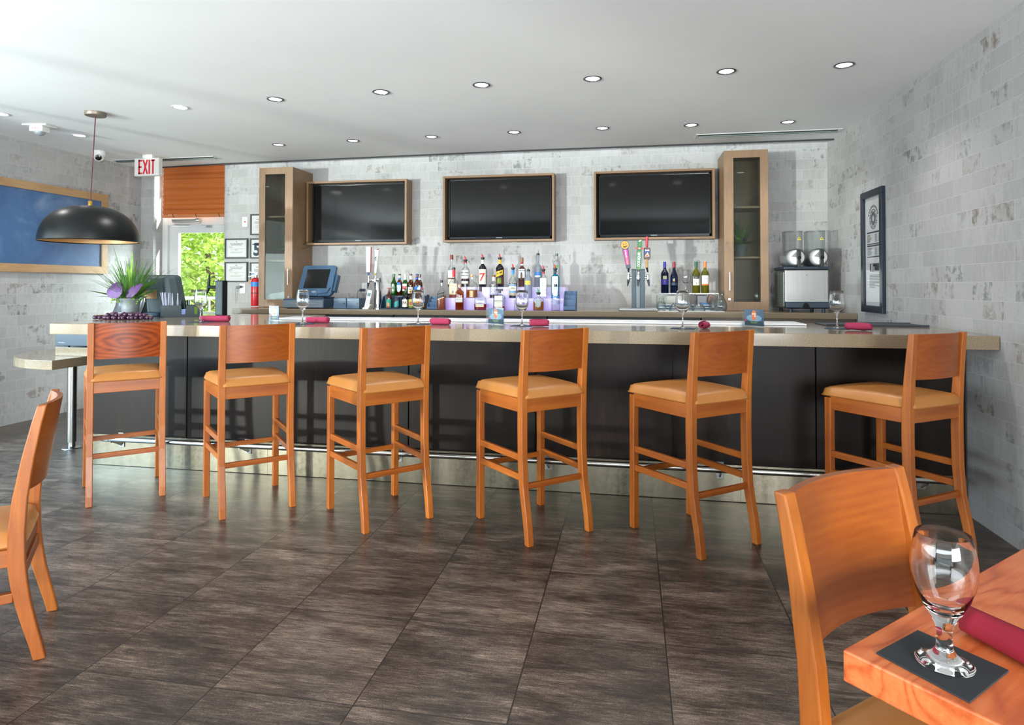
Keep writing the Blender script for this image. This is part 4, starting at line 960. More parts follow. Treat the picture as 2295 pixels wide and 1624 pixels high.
tm = MB(); text_on(tm, 'ULTRA', .028, (p0.x+.002, p0.y-.0146, p0.z+.20), (0, 0, 1), (-1, 0, 0), 1.0); tm.build('lettering', M('print_grey_blue', '#6d7f92', .5), h_)
tm = MB(); text_on(tm, 'Michelob', .021, (p0.x+.001, p0.y-.0146, p0.z+.075), (0, 0, 1), (-1, 0, 0), .9); tm.build('lettering', M('print_pale_blue', '#b4c0cc', .5), h_)
MB().b2((p0.x-.008, p0.y-.0147, p0.z+.14), (p0.x+.01, p0.y-.0138, p0.z+.148)).build('red_mark', RED, h_)
MB().tube([e2_+Vector((0, 0, .045)), e2_+Vector((.002, 0, .075))], [.006, .009], 10).build('handle_stem', GOLD, bt, smooth=True)
p1 = e2_+Vector((.002, 0, .075)); hL2 = P6(858, 556, 6.2).z-ZB-p1.z
n_ = 12; hv = []
for i in range(n_+1):
    t_ = i/n_; hv.append((.0115+.0145*t_**1.3, hL2*t_))
mm = MB().lathe([(0, 0)]+hv[:-1], 24)
# slanted oval top
vs = [(.026*math.cos(k/24*2*PI), .026*math.sin(k/24*2*PI), hL2*.93+.017*math.cos(k/24*2*PI)*.8-.012*math.sin(k/24*2*PI)*-1) for k in range(24)]
o_ = len(mm.v)-24; mm.add(vs, []); b_ = len(mm.v)-24
mm.f += [(o_+k, o_+(k+1) % 24, b_+(k+1) % 24, b_+k) for k in range(24)]; mm.f.append(tuple(b_+k for k in range(24)))
mm.xf(Matrix.Translation(p1) @ Matrix.Rotation(.075, 4, 'Y'))
h_ = mm.build('tap_handle', M('handle_cream', '#e6e3da', .3), bt, smooth=True)
ov = MB().add([(a*.78, b*.78, c+.0012+(hL2*.93-c)*.22) for a, b, c in vs], [tuple(range(24))]).xf(Matrix.Translation(p1) @ Matrix.Rotation(.075, 4, 'Y')); ov.build('badge', M('badge_navy', '#2a2f4a', .4), h_)
ov = MB().add([(a*.55, b*.5, c+.002+(hL2*.93-c)*.45) for a, b, c in vs], [tuple(range(24))]).xf(Matrix.Translation(p1) @ Matrix.Rotation(.075, 4, 'Y')); ov.build('badge_centre', RED, h_)
tm = MB(); text_on(tm, 'Lite', .032, (p1.x+.006, p1.y-.0245, p1.z+hL2*.56), (0.07, 0, 1), (-1, 0, .07), 1.0, .001); tm.build('lettering', M('print_navy', '#1c2340', .5), h_)

# ------------------------------------------------------------------ bottles
CG = mat_clear('bottle_glass', '#f1f4f2', 1.5, .03, .02, '#ffffff', '#5f6b6e'); GG = mat_clear('green_glass', '#4f9a3f', 1.5, .03, .35, '#2f7a1e'); AG = mat_clear('amber_glass', '#b06a34', 1.5, .03, .3, '#6e3416'); FLG = mat_clear('amber_flask_glass', '#d9a070', 1.5, .03, .12, '#b5662f'); DG = mat_clear('dark_glass', '#2a2430', 1.5, .03, .7, '#1a1626')
NG = mat_clear('navy_bottle_glass', '#27406a', 1.5, .03, .7, '#15264a'); TG_ = mat_clear('turquoise_glass', '#5cc4d8', 1.5, .03, .35, '#1f93b4'); FG = mat_clear('frosted_glass', '#dfe3ea', 1.4, .3, .45, '#b4bac6', '#6a7080'); CUT = mat_clear('pressed_glass', '#eef2f2', 1.6, .04, .04, '#ffffff', '#7c8688'); YG = mat_clear('yellow_green_glass', '#c7c56a', 1.5, .03, .3, '#a9a53c')
def liq(n, h, f=.55): return mat_clear(n, h, 1.2, .1, f, h)
WHIS = liq('amber_liquor', '#cc5a18', .55); RUM = liq('rum_liquor', '#8e3c1c', .65); REDL = liq('red_liquor', '#c8243c', .55); DARKL = liq('dark_liquor', '#2a1622', .85); BLUEL = liq('blue_liquor', '#1d2a66', .8); GOLDL = liq('gold_liquor', '#cf8424', .5); MAROON = liq('maroon_liquor', '#5c1a2e', .75)
def rot_profile(H, R, bh, sh, nr, base=.004, hump=0.):
    p = [(0, 0), (R*.92, 0), (R, base), (R, bh)]
    k = 7
    for i in range(1, k+1):
        t = i/k; s_ = (1-math.cos(PI*t))/2 if not hump else t**.5*.0+math.sin(PI/2*t)**1.0*0+(1-math.cos(PI*t))/2
        p.append((R+(nr-R)*s_, bh+(sh-bh)*t))
    p += [(nr*.96, (sh+H)/2), (nr, H)]
    return p
LAB = 0
def surf(R, n, ratio, th, z, off=0.):
    ca, sa = math.cos(th), math.sin(th); q = R if n == 2 else R/((abs(ca)**n+abs(sa)**n)**(1/n))
    x, y = q*ca, q*sa*ratio; l = math.hypot(x, y)
    return (x*(1+off/l), y*(1+off/l), z)
def label_patch(R, n, ratio, z0, z1, half, slant=0., off=.0006, shape='rect', Rz=None):
    m = MB(); nu = 14
    def P(u, v):
        th = -PI/2+half*(2*u-1); s_ = 1.
        if shape == 'oval': e = math.sqrt(max(0, 1-(2*v-1)**2)); th = -PI/2+half*(2*u-1)*max(.05, e)
        z = z0+(z1-z0)*v+slant*(2*u-1)
        return surf(Rz(z) if Rz else R, n, ratio, th, z, off)
    return m.grid(P, nu, 6 if shape == 'rect' else 12)
def label_text(txt, size, R, n, ratio, zc, off=.0011, wide=1., bold=0., xoff=0., vert=False, slant=0.):
    v, f = textmesh(txt, size, wide, bold); pts = []
    if size > .025 and not vert: v, f = sliced(v, f, .006)
    for x, y in v:
        if vert: x, y = -y, x
        x += xoff; pts.append(surf(R, n, ratio, -PI/2+x/R, zc+y+slant*x, off))
    return MB().add(pts, f)
def bottle(name, label, u, y, zb, H, R, bh, sh, nr, glass, liquid=None, fill=0., cap=None, labels=(), n=2., ratio=1., group=None, cat='bottle', rz=0., foil=None, z_nudge=0., hump=0.):
    x = xat(u, y)
    t = thing(name, label, cat, (x, y, zb), rz, group)
    pr = rot_profile(H, R, bh, sh, nr)
    MB().lathe(pr, 28 if n > 2 else 22, n, ratio).build('glass', glass, t, smooth=True)
    if liquid is not None:
        L = [(0, .004)]
        lim = fill*bh if fill <= 1 else H*(fill-1)
        for r, z in pr[1:]:
            if z > lim: break
            L.append((max(0, r-.0022), max(z, .004)))
        # radius at the fill level
        rr = R
        for (r0, z0), (r1, z1) in zip(pr, pr[1:]):
            if z0 <= lim <= z1 and z1 > z0: rr = r0+(r1-r0)*(lim-z0)/(z1-z0)
        L += [(rr-.0022, lim), (0, lim)]
        MB().lathe(L, 28 if n > 2 else 20, n, ratio).build('liquid', liquid, t, smooth=True)
    for lb in labels:
        kind = lb[0]
        if kind == 'L':
            _, z0, z1, half, col, kw = lb
            o = label_patch(R, n, ratio, z0*H, z1*H, half, **kw).build('label', M('print_'+col.strip('#'), col, .55), t, smooth=True)
        elif kind == 'N':   # neck band
            _, z0, z1, col = lb
            o = MB().lathe([(nr+.0008+(.0 if z0*H > sh else (sh-z0*H)/(sh-bh)*(R-nr)*.25), z0*H), (nr+.0008, z1*H)], 18).build('neck_label', M('print_'+col.strip('#'), col, .5), t, smooth=True)
        elif kind == 'T':
            _, tx_, size, z, col, kw = lb
            label_text(tx_, size, R, n, ratio, z*H, **kw).build('lettering', M('print_'+col.strip('#'), col, .55), o)
    if cap:
        k, c = cap
        if k == 'pourer':
            pc_ = MB().lathe([(0, H-.004), (nr+.001, H-.004), (nr+.003, H+.006), (nr+.008, H+.009), (nr+.008, H+.017), (nr*.8, H+.022), (0, H+.022)], 16).build('pourer', M('pourer_black', '#1c2028', .4), t, smooth=True)
            MB().tube([(.0, 0, H+.02), (-.001, 0, H+.032), (-.005, 0, H+.045), (-.010, 0, H+.057)], [.008, .008, .0065, .003], 10).build('spout', M('pourer_'+c.strip('#'), c, .35), pc_, smooth=True)
        elif k == 'metal':
            pc_ = MB().lathe([(0, H-.004), (nr+.002, H-.004), (nr+.003, H+.012), (nr*.7, H+.018), (0, H+.018)], 16).build('pourer', M('pourer_black', '#1c2028', .4), t, smooth=True)
            MB().tube([(.0, 0, H+.015), (.001, 0, H+.035), (-.004, 0, H+.06)], [.0045, .004, .0025], 10).build('spout', CHROME, pc_, smooth=True)
        elif k == 'crown':
            MB().lathe([(0, H+.005), (nr+.0005, H+.005), (nr+.0025, H-.001), (nr+.0025, H-.004), (nr, H-.004)], 16).build('crown_cap', M('cap_'+c.strip('#'), c, .35, .3), t, smooth=True)
        else:
            kw = {'cap': (nr+.0015, .022), 'tall': (nr+.0025, .045), 'cork': (nr+.003, .016), 'ball': (nr+.004, .02), 'wide': (.03, .018), 'foil': (nr+.0015, .05)}[k]
            if k == 'ball': m = MB().sphere((0, 0, H+.012), .016, 14, 9)
            elif k == 'wide': m = MB().lathe([(nr+.001, H-.02), (nr+.001, H), (0, H)], 14).b2((-.032, -.02, H), (.032, .02, H+.02))
            elif k == 'foil': m = MB().lathe([(nr+.001, H-.055), (nr+.0012, H-.006), (nr+.001, H+.002), (0, H+.002)], 18)
            else: m = MB().lathe([(0, H-.003), (kw[0], H-.003), (kw[0], H+kw[1]-.002), (kw[0]-.002, H+kw[1]), (0, H+kw[1])], 16)
            m.build({'cork': 'cork', 'ball': 'cork', 'foil': 'foil'}.get(k, 'cap'), M('cap_'+c.strip('#'), c, .4), t, smooth=True)
    return t
# lit bottle shelf
YS = (6.2, 6.33, 6.46, 6.60)
z1 = onY(1130, 668, YS[0]+.0).z-ZB; z2 = onY(1130, 643, YS[1]).z-ZB
xs0, xs1 = xat(999, YS[0]), xat(1263, YS[0]); ws = xs1-xs0
LED = NT('lit_acrylic'); _g = LED.obj(); _sz = LED.n('SeparateXYZ', i0=_g)
_n1 = LED.noise(LED.n('Mapping', Vector=_g, Scale=(3, 1, 1)).outputs[0], 1., 2)
_cz = LED.ramp(LED.math('ADD', LED.math('MULTIPLY', _sz.outputs[2], 3.2), LED.math('MULTIPLY', LED.math('SUBTRACT', _n1, .5), .25)), [(0., hx('#9a5cff')), (.3, hx('#b99cff')), (.8, hx('#dcd4ff'))])
_e = LED.n('Emission', Color=_cz, Strength=.36); _d = LED.n('BsdfPrincipled', Roughness=.25); LED.set(_d.inputs['Base Color'], hx('#a39eb4'))
_a = LED.n('AddShader'); LED.t.links.new(_e.outputs[0], _a.inputs[0]); LED.t.links.new(_d.outputs[0], _a.inputs[1]); LED.t.links.new(_a.outputs[0], LED.out.inputs[0]); LED = LED.m
sh_ = thing('bottle_shelf', 'white stepped bottle shelf glowing violet on the back counter', 'shelf', (xs0, YS[0], ZB))
MB().b2((0, 0, .0), (ws, YS[1]-YS[0], z1)).build('lower_step', LED, sh_, bevel=.002)
MB().b2((.012, YS[1]-YS[0]+.001, 0), (ws+.005, YS[3]-YS[0], z2)).build('upper_step', LED, sh_, bevel=.002)
LG = 'liquor bottles on the lit bottle shelf'
Y1, Y2, Y3 = YS[0]-.055, (YS[0]+YS[1])/2, (YS[1]+YS[2])/2
ZA, Z1, Z2 = ZB, ZB+z1, ZB+z2
def hgt(u, v0, v1, y): return onY(u, v0, y).z-onY(u, v1, y).z
# top step
H = hgt(1012, 580, 642, Y3)
bottle('liquor_bottle', 'scotch bottle with white labels and brown cap, top left of the lit shelf', 1012, Y3, Z2, H, .039, H*.62, H*.82, .014, CG, GOLDL, .85, ('tall', '#7c2c22'), [('L', .33, .60, 1.05, '#e8e6e0', {}), ('T', "Dewar's", .018, .5, '#3a3a3a', {}), ('L', .10, .28, 1.05, '#e9e4d8', {}), ('T', 'WHITE LABEL', .009, .2, '#55504a', {})], group=LG)
H = hgt(1043, 585, 642, Y3)
bottle('liquor_bottle', 'clear bottle with white label and maroon liquor, red pourer, on the top step', 1043, Y3, Z2, H, .043, H*.64, H*.84, .014, CG, MAROON, .55, ('pourer', '#cf2232'), [('L', .33, .66, 1.05, '#d9dad6', {}), ('T', 'SOUTHERN', .0155, .56, '#23252a', {'bold': .0006}), ('T', 'COMFORT', .0155, .45, '#23252a', {'bold': .0006}), ('L', .13, .23, .9, '#e3dccd', {}), ('N', .93, .99, '#b02232')], group=LG)
H = hgt(1081.6, 580, 642, Y3)
bottle('liquor_bottle', 'dark bottle with a big red seven on a cream label, red pourer', 1081.6, Y3, Z2, H, .0395, H*.68, H*.84, .0135, DG, DARKL, .9, ('pourer', '#cf2232'), [('L', .10, .64, 1.15, '#e8e2cc', {}), ('T', '7', .115, .34, '#c4212c', {'bold': .002, 'wide': 1.05}), ('T', "SEAGRAM'S", .010, .58, '#4a4440', {}), ('N', .84, .98, '#e8e2cc'), ('T', '7', .022, .91, '#c4212c', {'off': -.0245, 'bold': .0006})], group=LG)
H = hgt(1120.3, 580, 642, Y3)
bottle('liquor_bottle', 'dark rum bottle with yellow neck and slanted yellow label, red pourer', 1120.3, Y3, Z2, H, .041, H*.68, H*.84, .0135, DG, RUM, .9, ('pourer', '#cf2232'), [('L', .10, .58, 1.1, '#5a2d1a', {}), ('L', .40, .58, 1.0, '#e2b42c', {'slant': .014, 'off': .0009}), ('T', 'RUM', .026, .50, '#2a1a10', {'off': .0016, 'bold': .0008, 'slant': .35}), ('L', .14, .32, .5, '#6c8a2a', {'off': .001}), ('L', .33, .40, 1.0, '#2a1812', {'slant': .014, 'off': .0012}), ('N', .84, 1.0, '#e2b42c'), ('T', 'R', .022, .92, '#3a2410', {'off': -.0255, 'bold': .0005})], group=LG)
H = hgt(1170, 586, 642, Y3)
bottle('liquor_bottle', 'brown rum bottle with white picture label and gold cap, on the top step', 1170, Y3, Z2, H, .0375, H*.69, H*.86, .013, CG, RUM, 1.84, ('tall', '#8a5a34'), [('L', .36, .72, 1.05, '#dcdedd', {}), ('T', 'Captain Morgan', .0115, .66, '#23252a', {'bold': .0004}), ('L', .28, .60, .28, '#4a3428', {'off': .001, 'shape': 'oval'}), ('N', .87, .92, '#e2e2e0'), ('N', .92, .99, '#b02232')], group=LG)
H = hgt(1206, 570, 642, Y3)
bottle('liquor_bottle', 'tall frosted clear bottle with blue band and metal pourer, on the top step', 1206, Y3, Z2, H, .0395, H*.60, H*.74, .0125, FG, None, 0, ('metal', ''), [('L', .36, .47, 1.0, '#3f79b8', {}), ('L', .31, .36, .8, '#e6ebf0', {}), ('T', 'GREY GOOSE', .011, .25, '#4a5a9a', {}), ('T', 'VODKA', .009, .15, '#4a5a9a', {})], group=LG)
H = hgt(1247.5, 572, 642, Y3)
bottle('liquor_bottle', 'clear bottle with round green emblem and grey cap, top right of the shelf', 1247.5, Y3, Z2, H, .035, H*.80, H*.86, .0145, CG, None, 0, ('cap', '#5b6568'), [('L', .59, .70, .46, '#4a9c28', {'shape': 'oval'}), ('T', 'CIROC', .020, .49, '#5c6470', {'bold': .0004})], group=LG)
# middle step
H = hgt(1017, 603, 667, Y2)
bottle('liquor_bottle', 'squarish whisky bottle with red wax neck and cream label on the lower step', 1017, Y2, Z1, H, .045, H*.5, H*.74, .0145, CG, WHIS, .35, ('metal', ''), [('L', .12, .50, .85, '#ecd7ae', {}), ('T', "Maker's", .018, .42, '#3a2c20', {'slant': -.06}), ('T', 'Mark', .018, .32, '#3a2c20', {}), ('L', .16, .29, .22, '#97a0b0', {'shape': 'oval', 'off': .0012}), ('N', .74, 1.0, '#cf2438')], n=3.2, ratio=.8, group=LG)
H = hgt(1057.6, 620, 667, Y2)
bottle('liquor_bottle', 'squat round decanter with cork and gold liquor on the lower step', 1057.6, Y2, Z1, H, .058, H*.62, H*.84, .0125, CG, GOLDL, .62, ('ball', '#d2ab7c'), [('L', .04, .34, .28, '#ecc89a', {})], n=2.3, ratio=.62, group=LG)
H = hgt(1106.5, 619, 667, Y2)
bottle('liquor_bottle', 'clear bottle with cream letters and tall cork, between the dark bottles', 1106.5, Y2, Z1, H, .041, H*.62, H*.78, .015, CG, MAROON, .25, ('cork', '#7a4a30'), [('L', .0, .001, .1, '#e8e2d0', {}), ('T', 'T', .05, .53, '#e8e2c4', {'bold': .001}), ('T', 'X', .05, .29, '#e8e2c4', {'bold': .001}), ('N', .80, .99, '#e2d2c0')], group=LG)
H = hgt(1149.8, 603, 667, Y2)
bottle('liquor_bottle', 'bottle of dark blue liquor with tan label and blue neck, red pourer', 1149.8, Y2, Z1, H, .041, H*.60, H*.80, .0125, CG, BLUEL, .88, ('pourer', '#cf2232'), [('L', .09, .5, .95, '#a89a7c', {}), ('L', .26, .42, 1.05, '#e6e2cf', {'off': .001}), ('T', '1800', .022, .34, '#4a5540', {'off': .0016, 'bold': .0006}), ('L', .42, .48, .8, '#5f8fc6', {'off': .001}), ('L', .19, .26, .8, '#5f8fc6', {'off': .001}), ('N', .84, .99, '#2f86d6')], group=LG)
H = hgt(1184, 606, 667, Y2)
bottle('liquor_bottle', 'frosted clear bottle with yellow label and metal pourer on the lower step', 1184, Y2, Z1, H, .041, H*.73, H*.86, .0135, FG, None, 0, ('metal', ''), [('L', .50, .64, .72, '#dcc94e', {}), ('T', 'ABSOLUT', .0145, .57, '#b59a2a', {}), ('T', 'Country of Sweden', .0085, .45, '#4f5a7a', {}), ('T', 'This superb vodka\nwas distilled from\ngrain grown in the\nrich fields', .0075, .33, '#5a6484', {})], group=LG)
H = hgt(1218, 606, 667, Y2)
bottle('liquor_bottle', 'clear gin bottle with long white label and red pourer on the lower step', 1218, Y2, Z1, H, .037, H*.76, H*.88, .0125, CG, None, 0, ('pourer', '#c82640'), [('L', .07, .74, .85, '#e2e4e0', {}), ('T', 'BOMBAY', .012, .55, '#4d5556', {}), ('T', 'DRY\nGIN', .012, .46, '#4d5556', {}), ('T', 'LONDON', .009, .3, '#7d8586', {}), ('N', .90, .99, '#b0283a')], n=3., ratio=.8, group=LG)
H = hgt(1244.6, 604, 667, Y2)
bottle('liquor_bottle', 'turquoise glass gin bottle with white label and red pourer on the lower step', 1244.6, Y2, Z1, H, .041, H*.76, H*.88, .0125, TG_, None, 0, ('pourer', '#c82640'), [('L', .12, .78, .7, '#cfe2e6', {}), ('T', 'GIN', .02, .66, '#1f3a56', {}), ('L', .03, .09, 1., '#1b78c0', {}), ('N', .87, .99, '#1d2a44')], n=3., ratio=.8, group=LG)
# on the counter in front of the shelf
H = hgt(989.7, 632, 693, Y1)
bottle('liquor_bottle', 'square whisky bottle with slanted black label at the left end of the shelf', 989.7, Y1, ZA, H, .040, H*.58, H*.82, .0115, CG, WHIS, .85, ('cap', '#1c2230'), [('L', .44, .62, .82, '#23242a', {'slant': .012}), ('T', 'JOHNNIE WALKER', .008, .54, '#c9b98a', {'slant': .3, 'off': .0014}), ('L', .40, .425, .82, '#d8b888', {'slant': .012, 'off': .001}), ('T', 'BLACK LABEL', .009, .2, '#6a3a18', {})], n=4.5, ratio=.95, group=LG)
H = hgt(1030, 641, 694, Y1)
bottle('liquor_bottle', 'flat amber whisky flask with small white label, front of the lit shelf', 1030, Y1, ZA, H, .040, H*.74, H*.88, .0135, FLG, WHIS, .9, ('cork', '#b79474'), [('L', .32, .52, .8, '#e2e2dc', {}), ('T', 'BULLEIT', .014, .45, '#5a5a58', {}), ('T', 'frontier whiskey', .008, .37, '#6a6a68', {})], n=4., ratio=.6, group=LG)
H = hgt(1076.4, 652, 694, Y1)
bottle('liquor_bottle', 'wide arched clear bottle with red liquor and dark tall cap, front row', 1076.4, Y1, ZA, H, .061, H*.52, H*.97, .0125, CG, REDL, .62, ('tall', '#3a2c2c'), [('L', .17, .31, .66, '#ddd2b8', {}), ('T', 'WOODFORD RESERVE', .0085, .24, '#5a5048', {})], n=2.6, ratio=.5, group=LG)
H = hgt(1119.3, 651, 694, Y1)
bottle('liquor_bottle', 'square ribbed bottle with wide black cap and pale label, front row', 1119.3, Y1, ZA, H, .056, H*.72, H*.86, .0145, CG, REDL, .28, ('wide', '#241d22'), [('L', .17, .75, .60, '#c6c8ba', {}), ('T', 'DISARONNO', .0115, .48, '#33322e', {'bold': .0005}), ('T', 'ORIGINALE', .007, .38, '#55544e', {})], n=5., ratio=.9, group=LG)
H = hgt(1166, 657, 695, Y1)
bottle('liquor_bottle', 'short round clear bottle behind the wine glass, before the lit shelf', 1166, Y1, ZA, H, .060, H*.55, H*.82, .014, CG, None, 0, ('ball', '#7d8a4a'), [('L', .12, .4, .4, '#d6dbd6', {})], n=2.4, ratio=.55, group=LG)
H = hgt(1207, 659, 695, Y1)
bottle('liquor_bottle', 'squat bottle with amber liquor, round silver medallion and green pourer', 1207, Y1, ZA, H, .051, H*.68, H*.88, .0145, CG, GOLDL, .82, ('pourer', '#1f8a4a'), [('L', .18, .72, .50, '#8e9698', {'shape': 'oval'})], n=2.6, ratio=.6, group=LG)
H = hgt(1245.5, 641, 695, Y1)
bottle('liquor_bottle', 'clear vodka bottle with black cap and white neck label, front right', 1245.5, Y1, ZA, H, .041, H*.62, H*.88, .0135, CG, None, 0, ('cap', '#1d2330'), [('L', .60, .86, .6, '#dfe6ea', {'Rz': lambda z: .034}), ('L', .26, .42, .9, '#8b93b4', {})], group=LG)
# beer bottles on a navy stepped rack
BG = 'beers in the navy rack'
rk = thing('beer_rack', 'navy stepped plastic rack holding the beer bottles', 'rack', (xat(862, 6.3), 6.22, ZB)); wr = xat(953, 6.3)-xat(862, 6.3)
zr = onY(905, 662, 6.33).z-ZB
MB().b2((.0, .07, 0), (wr, .2, zr)).build('upper_step', NAVYP, rk, bevel=.006)
MB().b2((-.01, -.03, 0), (wr+.01, .07, .006)).build('lower_step', NAVYP, rk, bevel=.002)
for x in (-.008, wr+.002): MB().prism([(-.03, 0), (.2, 0), (.2, zr), (.14, zr+.01), (.05, zr*.9), (-.03, .02)], x, x+.006, lambda a, b, d: (d, a, b)).build('side_panel', NAVYP, rk)
def beer(label, u, y, zb, glass, cap, labels, liquid=None, H=.232, R=.0305, rz=0.):
    return bottle('beer_bottle', label, u, y, zb, H, R, H*.55, H*.80, .0125, glass, liquid, .9, cap, labels, group=BG, rz=rz)
YBk, YFr = 6.34, 6.225; Hb = hgt(883, 615, 662, YBk)
BEERL = liq('beer', '#8a4416', .6)
beer('green beer bottle with oval green label, leftmost in the back row of the rack', 882.5, YBk, ZB+zr, GG, ('crown', '#2c8a3a'), [('L', .10, .58, .8, '#5d7560', {'shape': 'oval'}), ('T', 'Heineken', .0085, .40, '#e6e8e2', {'off': .0014}), ('L', .43, .54, .3, '#dfe2dc', {'shape': 'oval', 'off': .0012}), ('L', .2, .31, .3, '#dfe2dc', {'shape': 'oval', 'off': .0012})], H=Hb)
beer('amber beer bottle with blue oval label and striped neck in the rack', 895.2, YBk, ZB+zr, AG, ('crown', '#3a3a44'), [('L', .16, .62, .85, '#b8c4cc', {'shape': 'oval'}), ('L', .5, .62, .6, '#2a74b8', {'shape': 'rect', 'off': .001}), ('N', .84, .95, '#dfe0dd'), ('N', .76, .82, '#2f86c2')], BEERL, H=Hb)
beer('green beer bottle with white foil neck and red white label in the rack', 908, YBk, ZB+zr, GG, ('crown', '#d9d9d2'), [('L', .22, .56, .9, '#d6d4cc', {}), ('L', .30, .44, .8, '#b2303e', {'off': .001}), ('T', 'STELLA ARTOIS', .0075, .37, '#e8ded0', {'off': .0016}), ('N', .72, .98, '#dcdcd4')], H=Hb)
beer('brown beer bottle with white label and white neck band in the rack', 920.6, YBk, ZB+zr, AG, ('crown', '#6a4a2c'), [('L', .1, .4, 1., '#d9d9d2', {}), ('T', 'Lite', .019, .31, '#1c2340', {'bold': .0006}), ('L', .14, .23, .3, '#d2763a', {'shape': 'oval', 'off': .001}), ('N', .76, .94, '#e2e2dc')], BEERL, H=Hb)
beer('brown beer bottle with blue cap and blue label, second from right in back row', 934.4, YBk+.012, ZB+zr, AG, ('crown', '#2a4a9c'), [('L', .24, .42, 1., '#1f6cc4', {}), ('N', .76, .86, '#2c55b0')], BEERL, H=Hb)
beer('brown beer bottle with blue and white striped label, rightmost in back row', 940.3, YBk-.03, ZB+zr, AG, ('crown', '#5a6470'), [('L', .2, .44, 1., '#3a86d0', {}), ('L', .22, .42, .5, '#dfe8ee', {'slant': .012, 'off': .001}), ('N', .74, .86, '#c6d6e4')], BEERL, H=Hb-.004)
Hf = hgt(872, 645, 690, YFr)
beer('brown beer bottle with red cap and green label, leftmost in front of the rack', 872, YFr, ZB+.006, AG, ('crown', '#cc3038'), [('L', .04, .45, 1.1, '#1f8a70', {}), ('L', .08, .30, .55, '#b58a66', {'shape': 'oval', 'off': .001}), ('L', .045, .12, .5, '#a8472e', {'off': .0012})], BEERL, H=Hf)
beer('brown beer bottle with white label reading IPA in front of the rack', 908.2, YFr, ZB+.006, DG, ('crown', '#3a3432'), [('L', .08, .47, 1.1, '#dedbd0', {}), ('T', 'IPA', .036, .3, '#23201e', {'wide': .8, 'bold': .0008})], BEERL, H=Hf-.01)
beer('short bottle with yellow picture label in front of the rack', 922.5, YFr, ZB+.006, AG, ('crown', '#c8b23a'), [('L', .04, .5, 1.1, '#b9ae3c', {}), ('L', .18, .4, .6, '#b05a3a', {'shape': 'oval', 'off': .001}), ('L', .05, .14, .9, '#5a7a3a', {'off': .0012})], BEERL, H=Hf-.02)
beer('brown beer bottle with gold label seen through the wine glass, front of the rack', 934, YFr+.01, ZB+.006, AG, ('crown', '#c8a23a'), [('L', .1, .5, 1., '#c08a2c', {})], BEERL, H=Hf-.02)
beer('brown beer bottle with red cap and orange label, rightmost before the rack', 946, YFr+.01, ZB+.006, AG, ('crown', '#cf3038'), [('L', .06, .45, 1.1, '#b9763a', {})], BEERL, H=Hf)
cn = thing('beer_can', 'dark beer can with teal pattern in front of the rack', 'can', (xat(889.6, YFr), YFr, ZB+.006), 0, BG); hc = hgt(889.6, 664, 690, YFr)
MB().lathe([(0, 0), (.024, 0), (.031, .008), (.031, hc-.012), (.026, hc-.002)], 24).build('body', M('can_dark', '#2c343e', .35, .3), cn, smooth=True)
MB().lathe([(.026, hc-.002), (.027, hc), (.024, hc-.003), (0, hc-.003)], 24).build('lid', CHROME, cn, smooth=True)
label_patch(.031, 2, 1, hc*.15, hc*.6, .9, slant=.012, off=.0005).build('label', M('can_teal', '#1c8a86', .4), cn, smooth=True)
# navy step caddies left and right of the shelf
def caddy(label, u0, u1, v0, flip):
    x0, x1 = xat(u0, 6.2), xat(u1, 6.2); w = x1-x0; h = onY((u0+u1)/2, v0, 6.35).z-ZB
    t = thing('step_organiser', label, 'organiser', (x0, 6.18, ZB), 0, 'navy organisers beside the lit shelf')
    sd = [(0, 0), (.19, 0), (.19, h), (.13, h), (.07, h*.72), (.03, h*.45), (0, h*.22)]
    NV = M('organiser_navy', '#34557a', .45)
    for x in (0, w-.005): MB().prism(sd, x, x+.005, lambda a, b, d: (d, a, b)).build('side_panel', NV, t)
    for y, z in ((0, h*.22), (.05, h*.56), (.095, h*.8), (.14, h)): MB().b2((.005, y, 0), (w-.005, y+.004, z)).build('divider', NV, t)
    MB().b2((.005, 0, 0), (w-.005, .19, .004)).build('base', NV, t)
caddy('navy stepped organiser on the left of the lit bottle shelf', 958, 981, 664, 0)
caddy('navy stepped organiser on the right of the lit bottle shelf', 1263, 1290, 652, 0)
# three-tap tower with drip tray
YT = 6.3
x0, x1 = xat(1387, 6.12), xat(1475, 6.12)
bt = thing('beer_tower', 'square steel beer tower with three taps on a drip tray', 'beer tap', ((x0+x1)/2, 6.2, ZB)); w = x1-x0
MB().b2((-w/2, -.08, 0), (w/2, .17, .026)).build('drip_tray', CHROME, bt, bevel=.006, seg=3)
MB().b2((-w/2+.015, -.065, .026), (w/2-.015, .155, .028)).build('tray_grille', M('grille_steel', '#7d8284', .3, .9), bt)
cxx = xat(1430.5, YT)-(x0+x1)/2; tw_ = xat(1445.5, YT)-xat(1415.5, YT); ht = onY(1430, 604, YT).z-ZB
TS = mat_steel('tower_steel', '#3a4043', .3, (120, 120, 2))
col_ = MB().b2((cxx-tw_/2, .05, .026), (cxx+tw_/2, .16, ht)).build('column', TS, bt, bevel=.003)
MB().b2((cxx-.018, .02, .026), (cxx+.018, .052, ht)).build('column_front', mat_steel('tower_front_steel', '#565c5e', .34, (120, 120, 2)), bt, bevel=.003)
MB().b2((cxx-tw_/2-.002, .018, ht), (cxx+tw_/2+.002, .162, ht+.006)).build('column_cap', M('cap_steel', '#3d454c', .3, .7), bt)
ex = [(cxx-tw_/2, .07, ht-.075, (-.028, -.02, 0)), (cxx, .02, ht-.075, (0, -.055, 0)), (cxx+tw_/2, .07, ht-.075, (.028, -.02, 0))]
es = [faucet('tap', bt, (a, b, c), d, None, 0) for a, b, c, d in ex]
def W2L(u, v, y): q = onY(u, v, y); return Vector((q.x-bt.location.x, q.y-bt.location.y, q.z-ZB))
